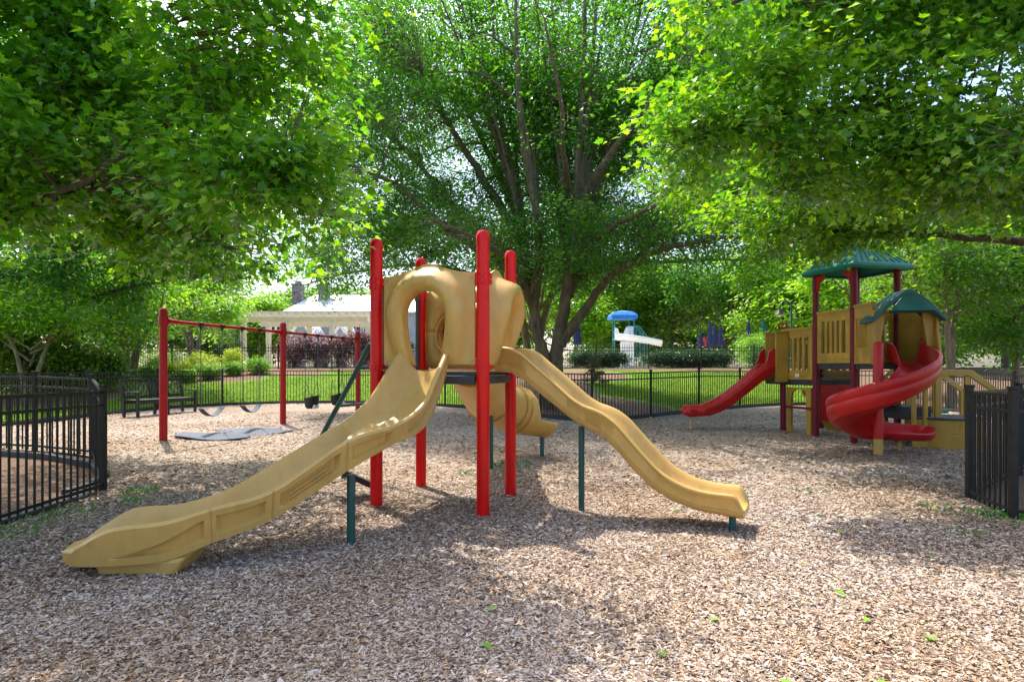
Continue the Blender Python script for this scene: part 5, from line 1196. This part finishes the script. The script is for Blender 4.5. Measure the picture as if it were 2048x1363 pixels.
for cx_ in (588, 641):
    x = (cx_ - CX) * 62 / F; mb = MB(); mb.box((x, 63.2, HZ + 1.8), (.98, .9, 2.6)); mb.box((x, 63.2, HZ + 3.16), (1.15, 1.05, .14)); mb.box((x, 63.2, HZ + 3.4), (.5, .5, .34)); mb.build('chimney', M['stone'], rf)
def window(x, y, z, w_, h_, root):
    fr = MB(); 
    for (a, b, c, d) in ((x - w_ / 2 - .05, x + w_ / 2 + .05, z + h_ / 2, z + h_ / 2 + .1), (x - w_ / 2 - .05, x + w_ / 2 + .05, z - h_ / 2 - .1, z - h_ / 2), (x - w_ / 2 - .1, x - w_ / 2, z - h_ / 2, z + h_ / 2), (x + w_ / 2, x + w_ / 2 + .1, z - h_ / 2, z + h_ / 2), (x - .02, x + .02, z - h_ / 2, z + h_ / 2), (x - w_ / 2, x - .021, z - .02, z + .02), (x + .021, x + w_ / 2, z - .02, z + .02)):
        fr.box(((a + b) / 2, y - .05, (c + d) / 2), (b - a, .1, d - c))
    f = fr.build('window', M['trim'], root); MB().box((x, y - .015, z), (w_ - .002, .03, h_ - .002)).build('pane', M['glassw'], f)
for px, pz in ((543, 651), (736, 655), (560, 651), (712, 651)):
    p = P(px, pz, HY + .4); window(p.x, HY + .5, p.z, .9, 1.4, hs)
for px in (600, 640, 700): window((px - CX) * 60.4 / F, HY + .5, 3.4, 1.3, 2.0, hs)
# gabled wings in front of the clubhouse
def wing(px0, px1, Y, zpk, zev, label):
    x0, x1 = (px0 - CX) * Y / F, (px1 - CX) * Y / F; r_ = empty('gabled_wing', ((x0 + x1) / 2, Y, DZ), label, 'house', 'gabled wings of the clubhouse'); xm = (x0 + x1) / 2
    mb = MB(); v = [(x0, DZ), (x1, DZ), (x1, zev), (xm, zpk), (x0, zev)]; mb.add([(a, Y, b) for a, b in v] + [(a, Y + 4, b) for a, b in v], [(0, 1, 2, 3, 4), (9, 8, 7, 6, 5)] + [(i, i + 5, (i + 1) % 5 + 5, (i + 1) % 5) for i in range(5)]); mb.build('wall', M['siding'], r_, sharp=10)
    mb = MB()
    for a, b in (((x0 - .35, zev - .25), (xm, zpk + .06)), ((x1 + .35, zev - .25), (xm, zpk + .06))): mb.bar((a[0], Y - .12, a[1]), (b[0], Y - .12, b[1]), .14, .26)
    mb.build('barge_board', M['trim'], r_)
    mb = MB()
    for s, xe in ((-1, x0), (1, x1)): mb.bar((xe + s * .35, Y + 2, zev - .14), (xm, Y + 2, zpk + .20), 4.2, .08)
    mb.build('roof', M['metalroof'], r_, sharp=10)
    window(xm, Y - .01, (DZ + zev) / 2 + .4, 1.0, 1.5, r_)
wing(577, 628, 54, 6.1, 3.9, 'grey gabled wing with white barge boards behind the cream pergola'); wing(660, 702, 55, 5.6, 3.8, 'smaller grey gabled wing behind the purple shrubs')
# pergola
pg = empty('pergola', (-15, 40, DZ), 'cream timber pergola in front of the clubhouse', 'pergola')
for Y, a, b, zt, pxs in ((39, 478, 735, 4.98, (487, 575, 664, 735)), (43.5, 522, 760, 5.0, (537, 619, 700))):
    xa, xb = (a - CX) * Y / F, (b - CX) * Y / F
    MB().box(((xa + xb) / 2, Y, zt - .2), (xb - xa, .16, .36)).build('beam', M['cream'], pg, bevel=.01)
    for px in pxs:
        x = (px - CX) * Y / F; mb = MB(); mb.box((x, Y, (DZ + zt - .385) / 2), (.30, .30, zt - .385 - DZ)); mb.box((x, Y, DZ + .5), (.42, .42, 1.0)); mb.build('post', M['cream'], pg, bevel=.01)
for k in range(17):
    x = -17.7 + k * .55; MB().bar((x - .15, 38.2, 5.10), (x - .15, 44.4, 5.10), .07, .22).build('rafter', M['cream'], pg)
mb = MB()
for k in range(12): mb.bar((-18.3, 38.4 + k * .52, 5.24), (-8.6, 38.4 + k * .52, 5.24), .05, .05)
mb.build('lath', M['cream'], pg)
# lamps
def lamp(px, Y, ztop, dirx, label):
    x = (px - CX) * Y / F; z0 = gz(x, Y); r_ = empty('street_lamp', (x, Y, z0), label, 'lamp post', 'lamp posts with curved arms'); rad = .33
    MB().tube([(x, Y, z0 - .1), (x, Y, z0 + .5), (x, Y, ztop - rad)], [.09, .06, .05], 10).build('pole', M['green'], r_)
    pts = [(x + dirx * (rad - rad * math.cos(a)), Y, ztop - rad + rad * math.sin(a)) for a in [i * math.pi / 12 for i in range(13)]]
    MB().tube(pts, .035, 8).build('arm', M['green'], r_)
    e = pts[-1]; sh = MB().lathe((e[0], e[1], e[2] - .42), [(.26, 0), (.22, .08), (.10, .22), (.06, .34), (.05, .42)], 14).build('lamp_shade', M['black'], r_)
    MB().lathe((e[0], e[1], e[2] - .52), [(.02, 0), (.09, .04), (.1, .10)], 12).build('bulb_cover', M['white'], r_)
lamp(475, 36, 5.72, 1, 'curved arm lamp post beside the cream pergola'); lamp(1583, 33, 5.28, -1, 'curved arm lamp post behind the play castle')
# toddler pool slide
Y = 42.0; px = lambda q: (q - CX) * Y / F; pz = lambda q: CH - (q - CY) * Y / F
tsl = empty('pool_slide', (px(1248), Y, DZ), 'white pool slide under a bright blue canopy', 'pool slide')
for q, dy in ((1229, 0), (1268, 0), (1232, 1.3), (1265, 1.3)): MB().tube([(px(q), Y + dy, DZ - .1), (px(q), Y + dy, pz(634))], .04, 8).build('post', M['teal'], tsl)
mb = MB(); mb.loft([[(px(1248) + a * sc * .92, Y + .65 + b * sc * .9, z) for a, b in ((-1, -1), (1, -1), (1, 1), (-1, 1))] for sc, z in ((1.0, pz(637)), (1.02, pz(630)), (.72, pz(623)), (.1, pz(619)))]); mb.build('canopy', M['blue'], tsl, sharp=20)
secs = []
for i in range(21):
    t = i / 20; q = 1230 + 85 * t; zz = pz(668 + 14 * t); r_ = .42; yy = Y - .6 - .8 * math.sin(t * 2.6)
    secs.append([Vector((px(q), yy + r_ * math.cos(a), zz + r_ * math.sin(a) * 1.0)) for a in [math.pi + k * math.pi / 10 for k in range(11)]])
mb = MB().loft(secs, closed=False); o = mb.build('chute', M['white'], tsl, sharp=70); s_ = o.modifiers.new('t', 'SOLIDIFY'); s_.thickness = .06
mb = MB(); mb.prism([(px(1229), pz(680)), (px(1229), pz(655)), (px(1235), pz(657)), (px(1238), pz(668)), (px(1246), pz(668)), (px(1250), pz(657)), (px(1254), pz(657)), (px(1258), pz(672)), (px(1258), pz(684))], (Vector((0, Y - .2, 0)), Vector((1, 0, 0)), Vector((0, 1, 0))), .1); mb.build('entry_panel', M['white'], tsl)
mb = MB(); mb.box((px(1250), Y - .8, (DZ + pz(684)) / 2), (.9, .5, pz(684) - DZ)); mb.build('chute_base', M['white'], tsl, bevel=.05)
mb = MB()
for dy in (.3, 1.1):
    mb.tube([(px(1270), Y + dy, pz(650)), (px(1280), Y + dy, pz(652)), (px(1298), Y + dy, pz(674))], .035, 8)
    for q, a in ((1274, 652), (1280, 654), (1288, 663), (1296, 672)): mb.tube([(px(q), Y + dy, pz(a)), (px(q), Y + dy, DZ)], .025, 6)
mb.build('stair_rail', M['teal'], tsl)
MB().box((px(1252), Y + .65, pz(676)), (1.5, 1.2, .1)).build('deck', M['teal'], tsl)
MB().lathe((px(1262), Y + .4, pz(676)), [(.32, 0), (.32, .7), (.25, .85), (.05, .9)], 14).build('play_drum', M['white'], tsl)
# closed umbrellas
def umbrella(q, ptop, pbot, Y, m, label):
    x = (q - CX) * Y / F; zt = CH - (ptop - CY) * Y / F; zb_ = CH - (pbot - CY) * Y / F
    r_ = empty('closed_umbrella', (x, Y, DZ), label, 'umbrella', 'closed pool umbrellas'); MB().tube([(x, Y, DZ - .05), (x, Y, zt)], .03, 8).build('pole', M['black'], r_)
    mb = MB(); n = 20; prof = [(.02, zt + .05), (.06, zt - .05), (.12, zt - (zt - zb_) * .35), (.19, zt - (zt - zb_) * .7), (.23, zb_ + .1), (.20, zb_)]
    mb.loft([[(x + r * (1 + (.22 if k % 2 else -.1)) * math.cos(6.283 * k / n), Y + r * (1 + (.22 if k % 2 else -.1)) * math.sin(6.283 * k / n), z) for k in range(n)] for r, z in prof]); mb.build('canopy', M[m], r_, sharp=20)
umbrella(1155, 638, 689, 36, 'navy', 'closed navy umbrella just right of the elm trunk')
umbrella(1401, 664, 692, 46, 'navy', 'short closed navy umbrella left of the red one'); umbrella(1409, 674, 692, 47, 'redc', 'closed red umbrella among the navy ones'); umbrella(1420, 642, 692, 44, 'navy', 'tall closed navy umbrella right beside the red one')
umbrella(1430, 650, 692, 45, 'navy', 'closed navy umbrella between the tall one and the farthest right one'); umbrella(1441, 656, 692, 44, 'navy', 'closed navy umbrella at the right end of the cluster')
umbrella(1497, 645, 668, 48, 'navy', 'closed navy umbrella showing above the round bush'); umbrella(1527, 637, 662, 47, 'greenc', 'closed green umbrella above the round bush')
